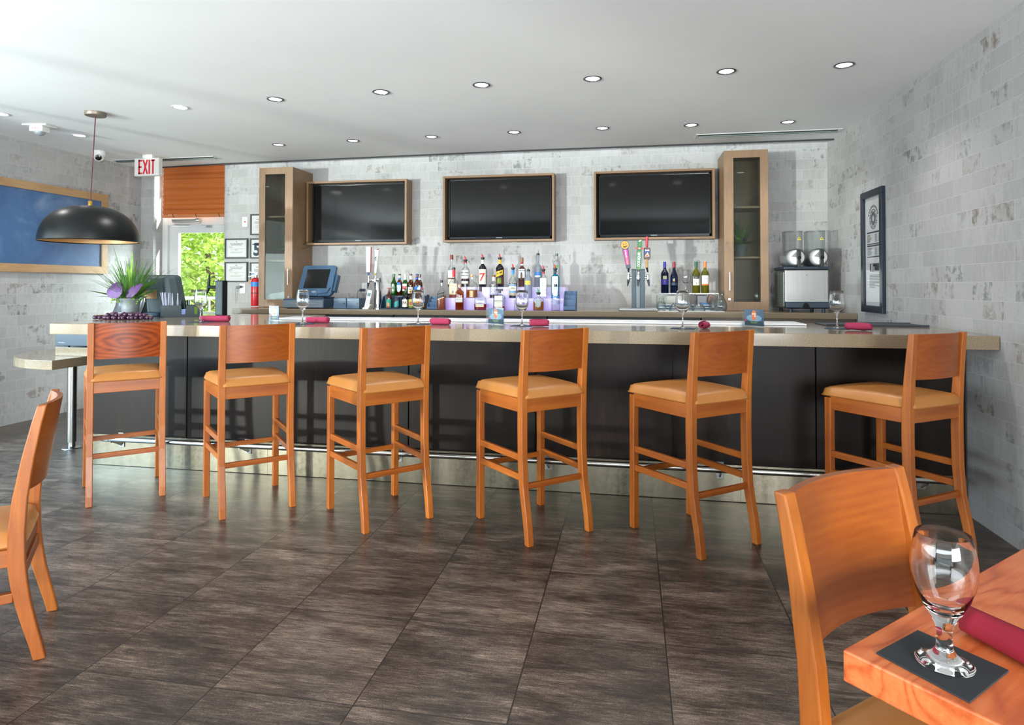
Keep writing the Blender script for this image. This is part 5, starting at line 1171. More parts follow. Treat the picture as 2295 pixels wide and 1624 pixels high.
# left handle: dark board with pink panel and orange roundel, leaning left
b0 = W2L(1447.5, 599.5, 6.24); b0 = W2L(1408.5, 601, 6.24); t0_ = W2L(1400, 549, 6.24); ax = (t0_-b0); Lh = ax.length; ax.normalize(); sx = Vector((ax.z, 0, -ax.x))
def hb(a, b, d): return b0+sx*a+ax*b+Vector((0, d, 0))
MB().tube([es[0]+Vector((0, 0, .045)), b0], [.006, .011], 10).build('handle_stem', NAVYD, bt, smooth=True)
h_ = MB().prism([(-.022, 0), (.022, 0), (.03, Lh*.95), (.0, Lh*1.1), (-.03, Lh*.95)], -.012, .012, hb).build('tap_handle', M('handle_slate', '#3b4558', .4), bt, bevel=.002)
MB().prism([(-.018, Lh*.16), (.016, Lh*.16), (.02, Lh*.80), (-.022, Lh*.80)], -.0135, -.0118, hb).build('pink_panel', M('handle_pink', '#c4168c', .4), h_)
tm = MB(); text_on(tm, 'DALLAS', .019, hb(-.002, Lh*.635, -.0142), -ax, sx, 1.0, .0006); tm.build('lettering', WHT, h_)
tm = MB(); text_on(tm, 'BLONDE', .019, hb(-.002, Lh*.33, -.0142), -ax, sx, 1.0, .0006); tm.build('lettering', M('handle_yellow', '#e0b13a', .4), h_)
cR = W2L(1400.5, 549, 6.23); rr_ = .039
MB().lathe([(0, -.012), (rr_+.003, -.012), (rr_+.003, .012), (0, .012)], 28, c=cR, axis='y').build('roundel_rim', M('handle_slate', '#3b4558', .4), h_)
MB().lathe([(0, 0), (rr_-.002, 0), (rr_-.002, .002), (0, .002)], 28, c=cR+Vector((0, -.0121, 0)), axis='y').build('roundel', M('roundel_orange', '#dd9630', .4), h_)
MB().box(cR+Vector((-.012, -.0150, .006)), (.004, .001, .014)).box(cR+Vector((.010, -.0150, .012)), (.004, .001, .014)).prism([(-.012, -.022), (-.016, -.012), (.004, -.012), (.026, -.002), (.02, -.012), (.004, -.022)], -.0155, -.0146, lambda a, b, d: (cR.x+a, cR.y+d, cR.z+b)).build('face_marks', INK, h_)
# middle handle: green with red bow
b0 = W2L(1431, 604.5, 6.2); t0_ = W2L(1433.5, 541, 6.2); ax = (t0_-b0); Lh = ax.length; ax.normalize(); sx = Vector((ax.z, 0, -ax.x))
MB().tube([es[1]+Vector((0, 0, .045)), b0], [.006, .012], 10).build('handle_stem', CHROME, bt, smooth=True)
h_ = MB().prism([(-.0235, 0), (.0225, 0), (.0235, Lh*.98), (.014, Lh*1.06), (-.008, Lh*1.06), (-.0225, Lh*.98)], -.013, .013, hb).build('tap_handle', M('handle_green', '#0f6b3c', .35), bt, bevel=.002)
tm = MB(); text_on(tm, 'DOS EQUIS', .031, hb(.0, Lh*.36, -.0142), ax, -sx, .85, .0014); tm.build('lettering', WHT, h_)
MB().prism([(-.042, Lh*.72), (-.032, Lh*.755), (-.042, Lh*.79), (-.018, Lh*.775), (.018, Lh*.775), (.042, Lh*.79), (.032, Lh*.755), (.042, Lh*.72), (.018, Lh*.735), (-.018, Lh*.735)], -.0185, -.0125, hb).build('red_bow', M('bow_red', '#c8272c', .4), h_)
MB().prism([(0, Lh*.73), (.011, Lh*.755), (0, Lh*.78), (-.011, Lh*.755)], -.0195, -.018, hb).build('bow_diamond', M('cream_print', '#efe6c8', .4), h_)
MB().prism([(-.012, Lh*1.0), (.008, Lh*1.06), (.018, Lh*1.03), (.0, Lh*.985)], -.0145, -.0125, hb).build('corner_mark', M('cream_print', '#efe6c8', .4), h_)
ln = MB()
for z_ in (.05, .62, .88): ln.beam(hb(-.018, Lh*z_, -.0138), hb(.016, Lh*(z_+.045), -.0138), .001, .0018, (0, -1, 0)).beam(hb(-.005, Lh*(z_-.03), -.0138), hb(.018, Lh*(z_+.01), -.0138), .001, .0018, (0, -1, 0))
ln.build('gold_lines', GOLD, h_)
# right handle: carved paddle with picture and red grip
b0 = W2L(1450, 599.5, 6.24); t0_ = W2L(1450.5, 529.5, 6.24); ax = (t0_-b0); Lh = ax.length; ax.normalize(); sx = Vector((ax.z, 0, -ax.x))
MB().tube([es[2]+Vector((0, 0, .045)), b0], [.006, .012], 10).build('handle_stem', CHROME, bt, smooth=True)
prof_ = [(0, .0), (.012, .0), (.0135, .03), (.0105, .06), (.0125, .14), (.0095, .2), (.014, .27), (0, .28)]
h_ = MB().lathe([(a, b*Lh) for a, b in prof_], 16).xf(Matrix.Translation(b0)).build('tap_handle', M('handle_wood', '#b98f55', .4), bt, smooth=True)
MB().prism([(-.03, Lh*.30), (-.022, Lh*.26), (.022, Lh*.26), (.03, Lh*.30), (.032, Lh*.60), (.026, Lh*.64), (-.026, Lh*.64), (-.032, Lh*.60)], -.012, .012, hb).build('paddle', M('handle_brown', '#6a4a38', .45), h_, bevel=.003)
MB().b2((b0.x-.023, b0.y-.0135, b0.z+Lh*.32), (b0.x+.023, b0.y-.0118, b0.z+Lh*.58)).build('picture', M('picture_blue', '#27468e', .4), h_)
MB().prism([(-.022, Lh*.33), (.022, Lh*.36), (.004, Lh*.50), (-.006, Lh*.44), (-.016, Lh*.40)], -.0145, -.0132, hb).build('picture_figure', M('picture_gold', '#d8bb7a', .4), h_)
MB().prism([(-.018, Lh*.345), (.006, Lh*.36), (.012, Lh*.40), (-.004, Lh*.40)], -.0152, -.0143, hb).build('picture_figure', RED, h_)
MB().prism([(-.021, Lh*.53), (-.019, Lh*.575), (-.008, Lh*.575), (-.006, Lh*.55), (.004, Lh*.575), (.018, Lh*.575), (.02, Lh*.53), (.006, Lh*.54)], -.0145, -.0132, hb).build('picture_sky', M('picture_pale', '#c8d4e6', .4), h_)
MB().lathe([(0, .64*Lh), (.008, .64*Lh), (.0085, .67*Lh), (.013, .69*Lh), (.0115, .74*Lh), (.0155, .92*Lh), (.0135, .98*Lh), (.005, 1.0*Lh), (0, 1.0*Lh)], 16).xf(Matrix.Translation(b0)).build('red_grip', M('grip_red', '#b83a48', .4), h_, smooth=True)

# glass rack with wine bottles
x0, x1 = xat(1472, 6.35), xat(1612, 6.35); w = x1-x0; zs = onY(1540, 656.5, 6.5).z-ZB
rk = thing('glass_rack', 'clear raised shelf carrying four wine bottles by the right cabinet', 'rack', (x0, 6.38, ZB))
MB().b2((0, 0, zs-.006), (w, .3, zs)).build('shelf_board', mat_clear('grey_acrylic', '#b9c4c2', 1.45), rk)
for x in (0, w-.006): MB().b2((x, 0, 0), (x+.006, .3, zs-.006)).build('side_panel', mat_clear('grey_acrylic_side', '#c9d2d0', 1.45), rk)
WB = 'wine bottles on the clear shelf'
def wine(label, u, glass, liquid, foil, labels, slope=.0, bh=.62, R=.0375):
    y = 6.53; Hw = onY(u, 587, y).z-ZB-zs
    bottle('wine_bottle', label, u, y, ZB+zs, Hw, R, Hw*bh, Hw*.80, .0135, glass, liquid, 1.7, ('foil', foil), labels, group=WB)
wine('dark blue wine bottle with blue foil and violet label on the clear shelf', 1490, NG, None, '#3a3fb4', [('L', .27, .45, 1.0, '#3a2f8c', {}), ('L', .45, .55, .5, '#b9bc98', {}), ('T', 'wine', .012, .36, '#b98a4a', {'off': .0012})])
wine('dark wine bottle with dark red foil and small gold emblem on the shelf', 1511, NG, None, '#8a1c26', [('L', .25, .33, .9, '#24344e', {}), ('L', .37, .43, .16, '#c8882c', {'shape': 'oval'})], bh=.5)
wine('white wine bottle with green foil and navy topped label on the shelf', 1560.3, YG, liq('white_wine', '#c6c46a', .3), '#1f5a40', [('L', .25, .54, .95, '#dcdcd4', {}), ('L', .46, .55, .8, '#27303c', {'off': .001}), ('T', 'VINO', .012, .505, '#c9c4a8', {'off': .0016}), ('L', .28, .34, .12, '#b99a5a', {'off': .001, 'shape': 'oval'})])
wine('white wine bottle with orange foil and orange striped label on the shelf', 1580.5, YG, liq('white_wine_2', '#c6c46a', .3), '#e27a3a', [('L', .25, .57, 1.0, '#e2e2de', {}), ('L', .25, .295, 1.0, '#e0702c', {'off': .001}), ('T', 'SEVEN', .011, .46, '#4a4844', {'off': .0014})])
p = onY(1537, 655, 6.5)
o = wine_glass_mesh().build('wine_glass', GL, None, (xat(1537, 6.5), 6.5, ZB+zs), smooth=True); o.scale = (.92, .92, .98); tag(o, 'empty wine glass between the wine bottles on the clear shelf', 'glass')
# white board, tray and upside-down glasses below
o = MB().b2((xat(1484, 6.48), 6.52, ZB), (xat(1528, 6.48), 6.53, ZB+zs-.03)).build('white_board', M('pale_board', '#c9c7bf', .5)); tag(o, 'pale board standing under the clear shelf behind the glasses', 'board')
tr = thing('glass_mat', 'white bar mat with navy stripes under the upside-down glasses', 'mat', (xat(1474, 6.2), 6.12, ZB)); wt = xat(1622, 6.2)-xat(1474, 6.2)
MB().b2((0, 0, 0), (wt, .24, .004)).build('mat_base', M('mat_white', '#dcdcda', .6), tr)
MB().b2((.0, .232, .004), (wt*.9, .238, .06)).build('navy_band', M('mat_navy', '#34506e', .5), tr)
for z in (.0045, .028, .052): MB().b2((.0, .228, z), (wt*.9, .232, z+.006)).build('white_band', M('mat_white', '#dcdcda', .6), tr)
def mug(label, u, y, h, r, kind):
    x = xat(u, y); z = ZB+.0045
    if kind == 'carafe':
        prf = [(r*.80, 0), (r*.98, h*.16), (r, h*.35), (r*.82, h*.62), (r*.52, h*.80), (r*.46, h*.88), (r*.6, h*.99), (r*.62, h)]
    else:
        prf = [(r, 0), (r*.93, h*.35), (r*.72, h*.68), (r*.42, h*.84), (r*.36, h*.9), (r*.60, h)]
    inn = [(a-.003, b) for a, b in prf[:-1]][::-1]
    m = MB()
    nn = 28
    full = prf+[(0, h)]
    mm = MB().lathe(full+[(0, h*.78)]+[(max(0, a-.0035), min(b, h*.77)) for a, b in prf if b < h*.76][::-1], nn)
    # shallow flutes
    mm.v = [(px*(1+.025*math.cos(9*math.atan2(py, px))), py*(1+.025*math.cos(9*math.atan2(py, px))), pz) for px, py, pz in mm.v]
    o = mm.build('upturned_glass', CUT, None, (x, y, z), smooth=True); tag(o, label, 'glass', 'upside-down glasses on the bar mat')
mug('clear glass upside-down at the left end of the bar mat by the beer tower', 1482.5, 6.17, .118, .044, 'carafe')
mug('low fluted glass upside-down, second from left on the bar mat', 1513, 6.2, .075, .058, 'dessert')
mug('low fluted glass upside-down, middle of the bar mat', 1566, 6.2, .078, .060, 'dessert')
mug('low fluted glass upside-down behind the wine glass on the bar mat', 1541, 6.24, .075, .055, 'dessert')
mug('clear glass upside-down at the right end of the bar mat by the right cabinet', 1615, 6.2, .155, .058, 'carafe')
mug('clear tall glass upside-down behind the right end glass', 1601, 6.3, .13, .05, 'carafe')
tn = thing('snack_bin', 'small dark bin with brown and blue wrapped packets under the clear shelf', 'bin', (xat(1562, 6.45), 6.42, ZB))
wn_ = xat(1602, 6.45)-xat(1562, 6.45)
MB().b2((0, 0, .02), (wn_*.55, .12, zs-.02)).build('dark_packet', M('packet_dark', '#23262c', .3), tn, bevel=.004)
MB().b2((wn_*.1, -.01, .055), (wn_*.6, -.002, .075)).build('blue_band', M('packet_blue_band', '#1c6fae', .4), tn)
MB().b2((0, 0, 0), (wn_, .13, .02)).build('bin_base', BLK, tn)
MB().box((wn_*.78, .03, zs*.55), (wn_*.42, .05, zs*.75), Matrix.Rotation(.25, 3, 'Y')).build('brown_packet', M('packet_brown', '#6e4a3a', .35), tn, bevel=.006)

# slush machine
YM = 6.3; x0, x1 = xat(1758, YM), xat(1860, YM); w = x1-x0
sm = thing('slush_machine', 'steel twin-bowl slush machine on the back counter in the corner', 'slush machine', (x0, YM, ZB))
zz = lambda v: onY(1810, v, YM).z-ZB
zt = zz(603); zd = zz(676); zf = zz(690)
SMN = M('machine_navy', '#1c2c3c', .35)
dpm = .42
MB().b2((.004, .0, zf*.8), (w-.004, dpm, zt)).build('housing', STEELV, sm, bevel=.012, seg=3)
MB().b2((-.004, -.008, zt), (w+.004, dpm, zz(597))).build('top_tray', SMN, sm, bevel=.004)
sd = MB().b2((-.001, .03, zt*.12), (.006, dpm-.02, zt*.93)).build('side_grille', M('grille_grey', '#8b9088', .4, .6), sm)
for k in range(16): MB().b2((-.003, .05, zt*(.16+.045*k)), (.0, dpm-.05, zt*(.175+.045*k))).build('louvre', M('louvre_grey', '#6d726c', .4, .6), sd)
MB().prism([(-.0, zf), (w, zf), (w, zd), (-.0, zd)], -.06, .0).build('drip_tray', SMN, sm, bevel=.008, seg=3)
MB().prism([(w*.44+.03*math.cos(k/12*PI), zf+.05*math.sin(k/12*PI)) for k in range(13)], -.0625, -.055).build('tray_recess', BLKG, sm)
for fx in (.05, w-.06):
    for fy in (-.02, dpm-.06): MB().lathe([(0, 0), (.017, 0), (.014, zf*.8), (0, zf*.8)], 14, c=(fx, fy, 0)).build('foot', SMN, sm)
MB().lathe([(0, 0), (.004, 0), (.004, .003), (0, .003)], 10, c=(w*.5, -.0005, zt*.86), axis='y').build('lock', INK, sm)
BOWL = mat_clear('bowl_plastic', '#eef0f0', 1.4, .03, .02, '#ffffff', '#8a9092'); DRUM = M('drum_white', '#dcdedd', .25)
r_ = (zz(556.5)-zz(597))/2; zc_ = zz(597)+r_
for k, u in enumerate((1788, 1839)):
    cx_ = xat(u, YM-.05)-x0
    bw = MB().lathe([(0, .33), (r_, .33), (r_, -.02), (r_*.96, -.04), (r_*.80, -.052), (0, -.052)], 36, c=(cx_, .02, zc_), axis='y'); bo = bw.build('bowl', BOWL, sm, smooth=True)
    dm = MB().lathe([(0, .31), (r_*.86, .31)]+[(r_*(.86+(.03 if i % 3 == 1 else 0)), .31-.31*i/12) for i in range(13)]+[(r_*.80, -.02), (0, -.025)], 32, c=(cx_, .02, zc_), axis='y'); dm.build('drum', DRUM, bo, smooth=True)
    MB().lathe([(0, 0), (r_*.78, 0), (r_*.74, -.004), (0, -.006)], 32, c=(cx_, -.036, zc_), axis='y').build('front_disc', M('disc_white', '#e4e4e2', .1), bo, smooth=True)
    MB().prism([(-r_*.6, r_*.1), (-r_*.1, r_*.62), (0, 0)], -.044, -.0425, lambda a, b, d: (cx_+a, d, zc_+b)).build('disc_shade', M('disc_grey', '#8a8d8b', .3), bo)
    # hopper
    hz0, hz1 = zc_+r_*.25, zz(516)
    MB().lathe([(r_*.95, hz0), (r_*.96, hz1-.006), (r_*1.0, hz1-.004), (r_*1.0, hz1), (0, hz1)], 36, 4.5, 1.25, c=(cx_, .14, 0)).build('hopper', BOWL, sm, smooth=True)
    wx = cx_+r_*.45
    wl_ = MB().prism([(-.017, 0), (.017, 0), (0, .03)], 0, .001, lambda a, b, d: (wx+a, .14-r_*1.02*1.25+d, hz1-.085+b)).build('warning_sticker', M('sticker_yellow', '#d2c22a', .5), sm)
    MB().prism([(-.006, .008), (.006, .008), (.003, .018), (-.003, .018)], -.0006, 0, lambda a, b, d: (wx+a, .14-r_*1.02*1.25+d, hz1-.085+b)).build('sticker_mark', INK, wl_)
    hx_ = cx_+r_*.06
    tp = MB().prism(rrect(.034, .1, .016), -.10, -.07, lambda a, b, d: (hx_+a, d, zc_+r_*.28+b)).b2((hx_-.014, -.1, zc_-r_*1.12), (hx_+.014, -.06, zc_-r_*.3)).build('tap_handle', BLK, sm, bevel=.003)
    MB().lathe([(0, 0), (.014, 0), (.012, .01), (0, .012)], 16, c=(hx_, -.112, zc_-r_*.05), axis='y').build('tap_knob', BLKG, tp, smooth=True)
# fire extinguisher hung beside the left cabinet
pe = onY(571, 690, 6.78)
fe = thing('fire_extinguisher', 'red fire extinguisher with blue label beside the left oak cabinet', 'fire extinguisher', (pe.x, 6.80, ZB+.002)); he = onY(571, 622, 6.8).z-ZB
MB().lathe([(0, 0), (.05, 0), (.055, .012), (.055, he-.05), (.045, he-.015), (.02, he), (0, he)], 28).build('cylinder', RED, fe, smooth=True)
label_patch(.055, 2, 1, he*.68, he*.84, 1.3, off=.0006).build('label', M('extinguisher_blue', '#2a7fd0', .45), fe, smooth=True)
MB().lathe([(.0556, he*.44), (.0562, he*.44), (.0562, he*.465), (.0556, he*.465)], 28).build('strap', INK, fe)
vv = MB().lathe([(0, he-.005), (.016, he-.005), (.016, he+.03), (0, he+.035)], 16).build('valve', M('valve_metal', '#b9b9b2', .3, .8), fe, smooth=True)
MB().beam((0.02, 0, he+.035), (-.085, -.01, he+.01), .018, .008).beam((.02, 0, he+.045), (-.075, -.01, he+.065), .018, .006).build('lever', M('valve_metal', '#b9b9b2', .3, .8), vv)
MB().box((-.03, -.012, he+.045), (.026, .003, .02), Matrix.Rotation(.5, 3, 'Y')).build('tag', M('extinguisher_blue', '#2a7fd0', .45), vv)
MB().prism([(-.1, he-.05), (-.02, he+.0), (.0, he-.02), (-.04, he-.04), (-.08, he-.075)], -.012, -.006).build('paper_tag', M('tag_card', '#b59a72', .7), vv)
# ------------------------------------------------------------------ chalkboard on the left wall
y0, y1 = 3.6, 6.362; z0, z1 = 1.468, 2.362
cb = thing('chalkboard', 'large blue chalkboard in an oak frame on the left brick wall', 'chalkboard', (XL, y0, z0)); L = y1-y0; h = z1-z0; f = .08
MB().b2((.0005, f, f), (.018, L-f, h-f)).build('board', mat_chalk(), cb)
fm = MB()
fm.b2((.0005, 0, 0), (.035, L, f)).b2((.0005, 0, h-f), (.035, L, h)).b2((.0005, 0, f), (.035, f, h-f)).b2((.0005, L-f, f), (.035, L, h-f)); fm.build('frame', OAKY, cb, bevel=.002)
# framed poster on the right wall
def frame_poster():
    ya, yb_ = 5.878, 5.41; za, zb_ = 1.123, 2.112
    t = thing('framed_poster', 'tall narrow black framed menu poster on the right brick wall', 'framed poster', (XR, ya, za)); L = ya-yb_; h = zb_-za; f = .055
    NF = M('frame_navy_black', '#16222e', .3)
    def fn(a, b, d): return (-d, -a, b)
    def bx(m, a0, b0, a1, b1, d0, d1): return m.b2((-d0, -a0, b0), (-d1, -a1, b1))
    m = MB(); bx(m, 0, 0, L, f, .0005, .03); bx(m, 0, h-f, L, h, .0005, .03); bx(m, 0, f, f, h-f, .0005, .03); bx(m, L-f, f, L, h-f, .0005, .03); m.build('frame', NF, t, bevel=.003)
    m = MB(); bx(m, f, f, L-f, h-f, .001, .008); pp_ = m.build('poster', M('poster_paper', '#c9cacb', .6), t)
    m = MB(); bx(m, f, f, L-f, h-f, .015, .017); m.build('glazing', CLEARL, t)
    w = L-2*f; D = .0092
    m = MB(); c0 = (f+w*.5, h-.235)
    def ring(m, r0, r1, c, sy=1., k=40):
        vs = []; 
        for i in range(k): a = 2*PI*i/k; vs += [fn(c[0]+r0*math.cos(a), c[1]+sy*r0*math.sin(a), D), fn(c[0]+r1*math.cos(a), c[1]+sy*r1*math.sin(a), D)]
        m.add(vs, [(2*i, 2*i+1, (2*i+3) % (2*k), (2*i+2) % (2*k)) for i in range(k)])
    ring(m, .075, .082, c0); ring(m, .055, .058, c0); ring(m, .02, .05, (c0[0], c0[1]+.005), 1.1)
    for i in range(24):
        a = 2*PI*i/24; 
        if i % 3: m.beam(fn(c0[0]+.06*math.cos(a), c0[1]+.06*math.sin(a), D), fn(c0[0]+.073*math.cos(a), c0[1]+.073*math.sin(a), D), .008, .001, (1, 0, 0))
    for i in range(11):
        a = PI*(.12+.76*i/10); m.box(fn(c0[0]+.105*math.cos(a), c0[1]+.105*math.sin(a), D), (.001, .014, .018))
    m.build('emblem', M('poster_ink', '#55585b', .7), pp_)
    m = MB(); rnd = random.Random(4)
    def line(v, a0, a1, th): bx(m, f+w*a0, h*v-th/2, f+w*a1, h*v+th/2, D, D+.0006)
    for v in (.655,): line(v, .12, .9, .012)
    for i in range(8): line(.635-.008*i, .12, .12+rnd.uniform(.15, .3), .003); line(.635-.008*i, .6, .6+rnd.uniform(.1, .14), .003); line(.635-.008*i, .8, .9, .003)
    line(.56, .12, .9, .008); line(.545, .12, .9, .011)
    for i in range(7): line(.525-.009*i, .14, .14+rnd.uniform(.15, .3), .003); line(.525-.009*i, .6, .6+rnd.uniform(.1, .14), .003); line(.525-.009*i, .8, .9, .003)
    line(.455, .12, .9, .008)
    bx(m, f+w*.28, h*.335, f+w*.82, h*.40, D, D+.0006)
    for i in range(9): line(.305-.0125*i, .25, .25+(.62 if i not in (6, 8) else .3)+rnd.uniform(-.03, .03), .0055)
    m.build('print', INK, pp_)
    m = MB(); bx(m, f+w*.36, h*.345, f+w*.46, h*.395, D+.0007, D+.0009); bx(m, f+w*.5, h*.34, f+w*.56, h*.375, D+.0007, D+.0009); m.build('print_highlight', M('print_pale', '#b9bcbd', .7), pp_)
frame_poster()
# certificates
def cert(label, x0, x1, z0, z1, kind):
    t = thing('framed_certificate', label, 'framed certificate', (x0, YB-.0005, z0), 0, 'framed certificates by the door'); w, h, f = x1-x0, z1-z0, .016
    GF = M('certificate_frame', '#1f2a26', .35)
    MB().b2((0, -.02, 0), (w, 0, f)).b2((0, -.02, h-f), (w, 0, h)).b2((0, -.02, f), (f, 0, h-f)).b2((w-f, -.02, f), (w, 0, h-f)).build('frame', GF, t, bevel=.002)
    pp_ = MB().b2((f, -.010, f), (w-f, -.001, h-f)).build('paper', PAPER, t)
    MB().b2((f, -.0145, f), (w-f, -.0135, h-f)).build('glazing', CLEAR, t)
    D = -.0104; m = MB()
    if kind == 'city':
        for a in ((.03, .022, w-.03, .0232), (.03, h-.026, w-.03, h-.0248)): m.b2((a[0], D, a[1]), (a[2], D+.0003, a[3]))
        for a in (.03, w-.0312): m.b2((a, D, .022), (a+.0012, D+.0003, h-.025))
        text_on(m, 'CITY OF FORT WORTH, TEXAS', .0125, (w/2, D, h*.74), (1, 0, 0), (0, 0, 1), 1., .0004)
        m.prism([(w/2-.02, h*.83), (w/2, h*.86), (w/2+.02, h*.83), (w/2+.004, h*.835), (w/2, h*.81), (w/2-.004, h*.835)], D, D+.0003)
        m.b2((w*.26, D, h*.67), (w*.74, D+.0003, h*.69)); o = m.build('print', INK, pp_)
        m = MB(); rnd = random.Random(int(x0*100))
        for i in range(4): m.b2((w*.17, D, h*(.63-.028*i)), (w*(.17+rnd.uniform(.12, .3)), D+.0003, h*(.64-.028*i)))
        m.b2((w*.55, D, h*.635), (w*.82, D+.0003, h*.64)); m.b2((w*.2, D, h*.48), (w*.85, D+.0003, h*.492))
        for i in range(2): m.b2((w*.43, D, h*(.44-.03*i)), (w*.57, D+.0003, h*(.45-.03*i)))
        for i in range(3): m.b2((w*.24, D, h*(.33-.028*i)), (w*(.8-.04*i), D+.0003, h*(.338-.028*i)))
        m.build('fine_print', INKG, pp_)
    elif kind == 'five':
        text_on(m, '5', .20, (w*.30, D, h*.42), (1, 0, 0), (0, 0, 1), .95, .008)
        for k in range(4): m.b2((w*(.52+.1*k), D, h*.25), (w*(.58+.1*k), D+.0003, h*.34))
        m.b2((w*.1, D, h*.68), (w*.9, D+.0003, h*.73)); m.b2((w*.5, D, h*.5), (w*.9, D+.0003, h*.58)); m.b2((w*.42, D, h*.78), (w*.8, D+.0003, h*.83)); m.build('print', M('ink_blue_black', '#2b3742', .7), pp_)
    else:
        m.b2((w*.25, D, h*.74), (w*.75, D+.0003, h*.77))
        for i in range(4): m.b2((w*.17, D, h*(.64-.03*i)), (w*.45, D+.0003, h*(.652-.03*i)))
        for i in range(3): m.b2((w*.2, D, h*(.45-.05*i)), (w*.8, D+.0003, h*(.458-.05*i)))
        m.build('print', INKG, pp_)
P = lambda u, v: onY(u, v, 6.885)
a, b = P(504, 534.5), P(555, 579); cert('framed city certificate nearest the door, upper of the pair', a.x, b.x, b.z, a.z, 'city')
a, b = P(503.5, 587), P(554.5, 632); cert('framed city certificate nearest the door, directly above the wall outlet', a.x, b.x, b.z, a.z, 'city')
wC = .30
a, b = P(561, 480), P(580, 526.5); cert('topmost framed certificate, half hidden behind the left oak cabinet', a.x, a.x+wC, b.z, a.z, 'plain')
a, b = P(560, 534), P(580, 579); cert('framed print with a large numeral 5, half hidden behind the cabinet', a.x, a.x+wC, b.z, a.z, 'five')
a, b = P(560, 587.5), P(580, 632); cert('framed certificate half hidden behind the fire extinguisher', a.x, a.x+wC, b.z, a.z, 'plain')
o = MB().b2((0, -.004, 0), (.055, 0, .03)).build('wall_patch', WHT, None, (onY(1497, 541, YB).x, YB-.0005, onY(1497, 541, YB).z-.02)); tag(o, 'small white wall plate just below the right television', 'plate')

# ------------------------------------------------------------------ ceiling fixtures
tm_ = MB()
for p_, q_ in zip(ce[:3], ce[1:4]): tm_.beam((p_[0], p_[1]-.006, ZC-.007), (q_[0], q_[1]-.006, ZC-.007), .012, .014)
struct(tm_.build('gap_shade_strip', M('gap_shade_dark', '#3a3a3a', .9)))  # dark strip: the shade of the ceiling gap put into its colour
def downlight(label, u, v, lit, on_=True):
    p = onZ(u, v, ZC)
    t = thing('downlight', label, 'ceiling light', (p.x, p.y, ZC), 0, 'recessed downlights in the ceiling')
    MB().lathe([(.062, 0), (.064, -.003), (.056, -.006), (.050, -.004), (.044, .014)], 28).build('trim_ring', M('trim_white', '#d9dadb', .35) if lit == 'w' else M('trim_chrome', '#77797d', .25, .9), t, smooth=True)
    MB().lathe([(0, -.0005), (.046, -.0005)], 24).build('lamp', LAMP, t)
    return p
LAMP = mat_emit('lamp_glow', '#f3f3ff', 9.)
DLS = [(617, 222, 's'), (854, 206, 's'), (1079, 190, 's'), (1328, 176, 's'), (1628, 159.5, 's'), (1892, 145.5, 's'), (404, 240, 'w'), (178, 303, 'w'), (2, 255, 'w'), (624, 324, 's'), (791, 315, 's'), (967, 306, 's'), (1152, 296, 's'), (1350, 287, 's'), (1549, 280, 's'), (1766, 273, 's')]
DLL = ['second downlight from the left in the near row, with dark trim', 'third downlight from the left in the near row', 'fourth downlight from the left in the near row', 'near-row downlight above the middle of the bar, right of the middle television', 'near-row downlight above the right television', 'rightmost near-row downlight by the right brick wall',
       'leftmost near-row downlight with white trim, right of the pendant canopy', 'white trimmed downlight between the smoke detector and the pendant cord', 'downlight cut by the left edge of the photo', 'leftmost far-row downlight above the left oak cabinet', 'far-row downlight above the left television', 'third far-row downlight from the left, between two televisions',
       'far-row downlight above the middle television', 'far-row downlight just left of the right television', 'far-row downlight above the right television, beside the slot vent', 'rightmost far-row downlight above the right oak cabinet']
DLP = [downlight(l, *d) for d, l in zip(DLS, DLL)]
def vent(label, pts, name='slot_vent'):
    q = [onZ(u, v, ZC) for u, v in pts]; x0 = (q[0].x+q[3].x)/2; x1 = (q[1].x+q[2].x)/2; y0 = (q[0].y+q[1].y)/2; y1 = (q[2].y+q[3].y)/2
    t = thing(name, label, 'air vent', (x0, y0, ZC), 0, 'slot vents in the ceiling'); w, d = x1-x0, y1-y0
    MB().b2((0, 0, -.006), (w, .028, -.0005)).b2((0, d-.028, -.006), (w, d, -.0005)).b2((0, .028, -.006), (.025, d-.028, -.0005)).b2((w-.025, .028, -.006), (w, d-.028, -.0005)).build('frame', M('vent_white', '#d5d8d8', .5), t, bevel=.0015)
    MB().b2((.025, .028, -.0022), (w-.025, d-.028, -.0005)).build('backing', M('vent_black', '#0d1112', .7), t)
    MB().b2((.025, d*.5-.008, -.012), (w-.025, d*.5+.008, -.0025)).build('blade', M('vent_grey', '#6e7b78', .5), t)
vent('long linear slot vent in the ceiling in front of the right oak cabinet', [(1558, 301), (1888, 287), (1880, 296), (1558, 310)])
vent('long linear slot vent in the ceiling behind the exit sign', [(262, 359), (478, 348), (490, 355), (262, 367)])
# pendant lamp
pd = thing('pendant_lamp', 'black dome pendant lamp hanging over the left end of the bar', 'pendant lamp', (-4.338, 4.5785, ZC))
zr_ = onY(203, 541, 4.5785).z-ZC; zt_ = onY(210, 461, 4.5785).z-ZC
xs_ = [onY(u, 541, 4.5785).x for u in (116.5, 288)]; rd = (xs_[1]-xs_[0])/2*.985; xc_ = (xs_[0]+xs_[1])/2+4.338
pd.location.x += 0
MB().lathe([(0, -.03), (.075, -.03), (.078, -.026), (.078, -.0005), (0, -.0005)], 32, c=(0, 0, 0)).build('canopy', M('canopy_bronze', '#84786a', .4, .4), pd, smooth=True)
MB().tube([(0, 0, -.03), (xc_*.5, 0, zt_*.5), (xc_, 0, zt_+.03)], .0042, 10).build('cord', M('cord_maroon', '#5a2026', .6), pd, smooth=True)
MB().lathe([(0, zt_), (.018, zt_), (.018, zt_+.035), (.012, zt_+.042), (0, zt_+.042)], 16, c=(xc_, 0, 0)).build('fitter', GOLD, pd, smooth=True)
hD = zt_-zr_; SHD = M('shade_black', '#080a0b', .36, 0., Specular_IOR_Level=.35); pr = []
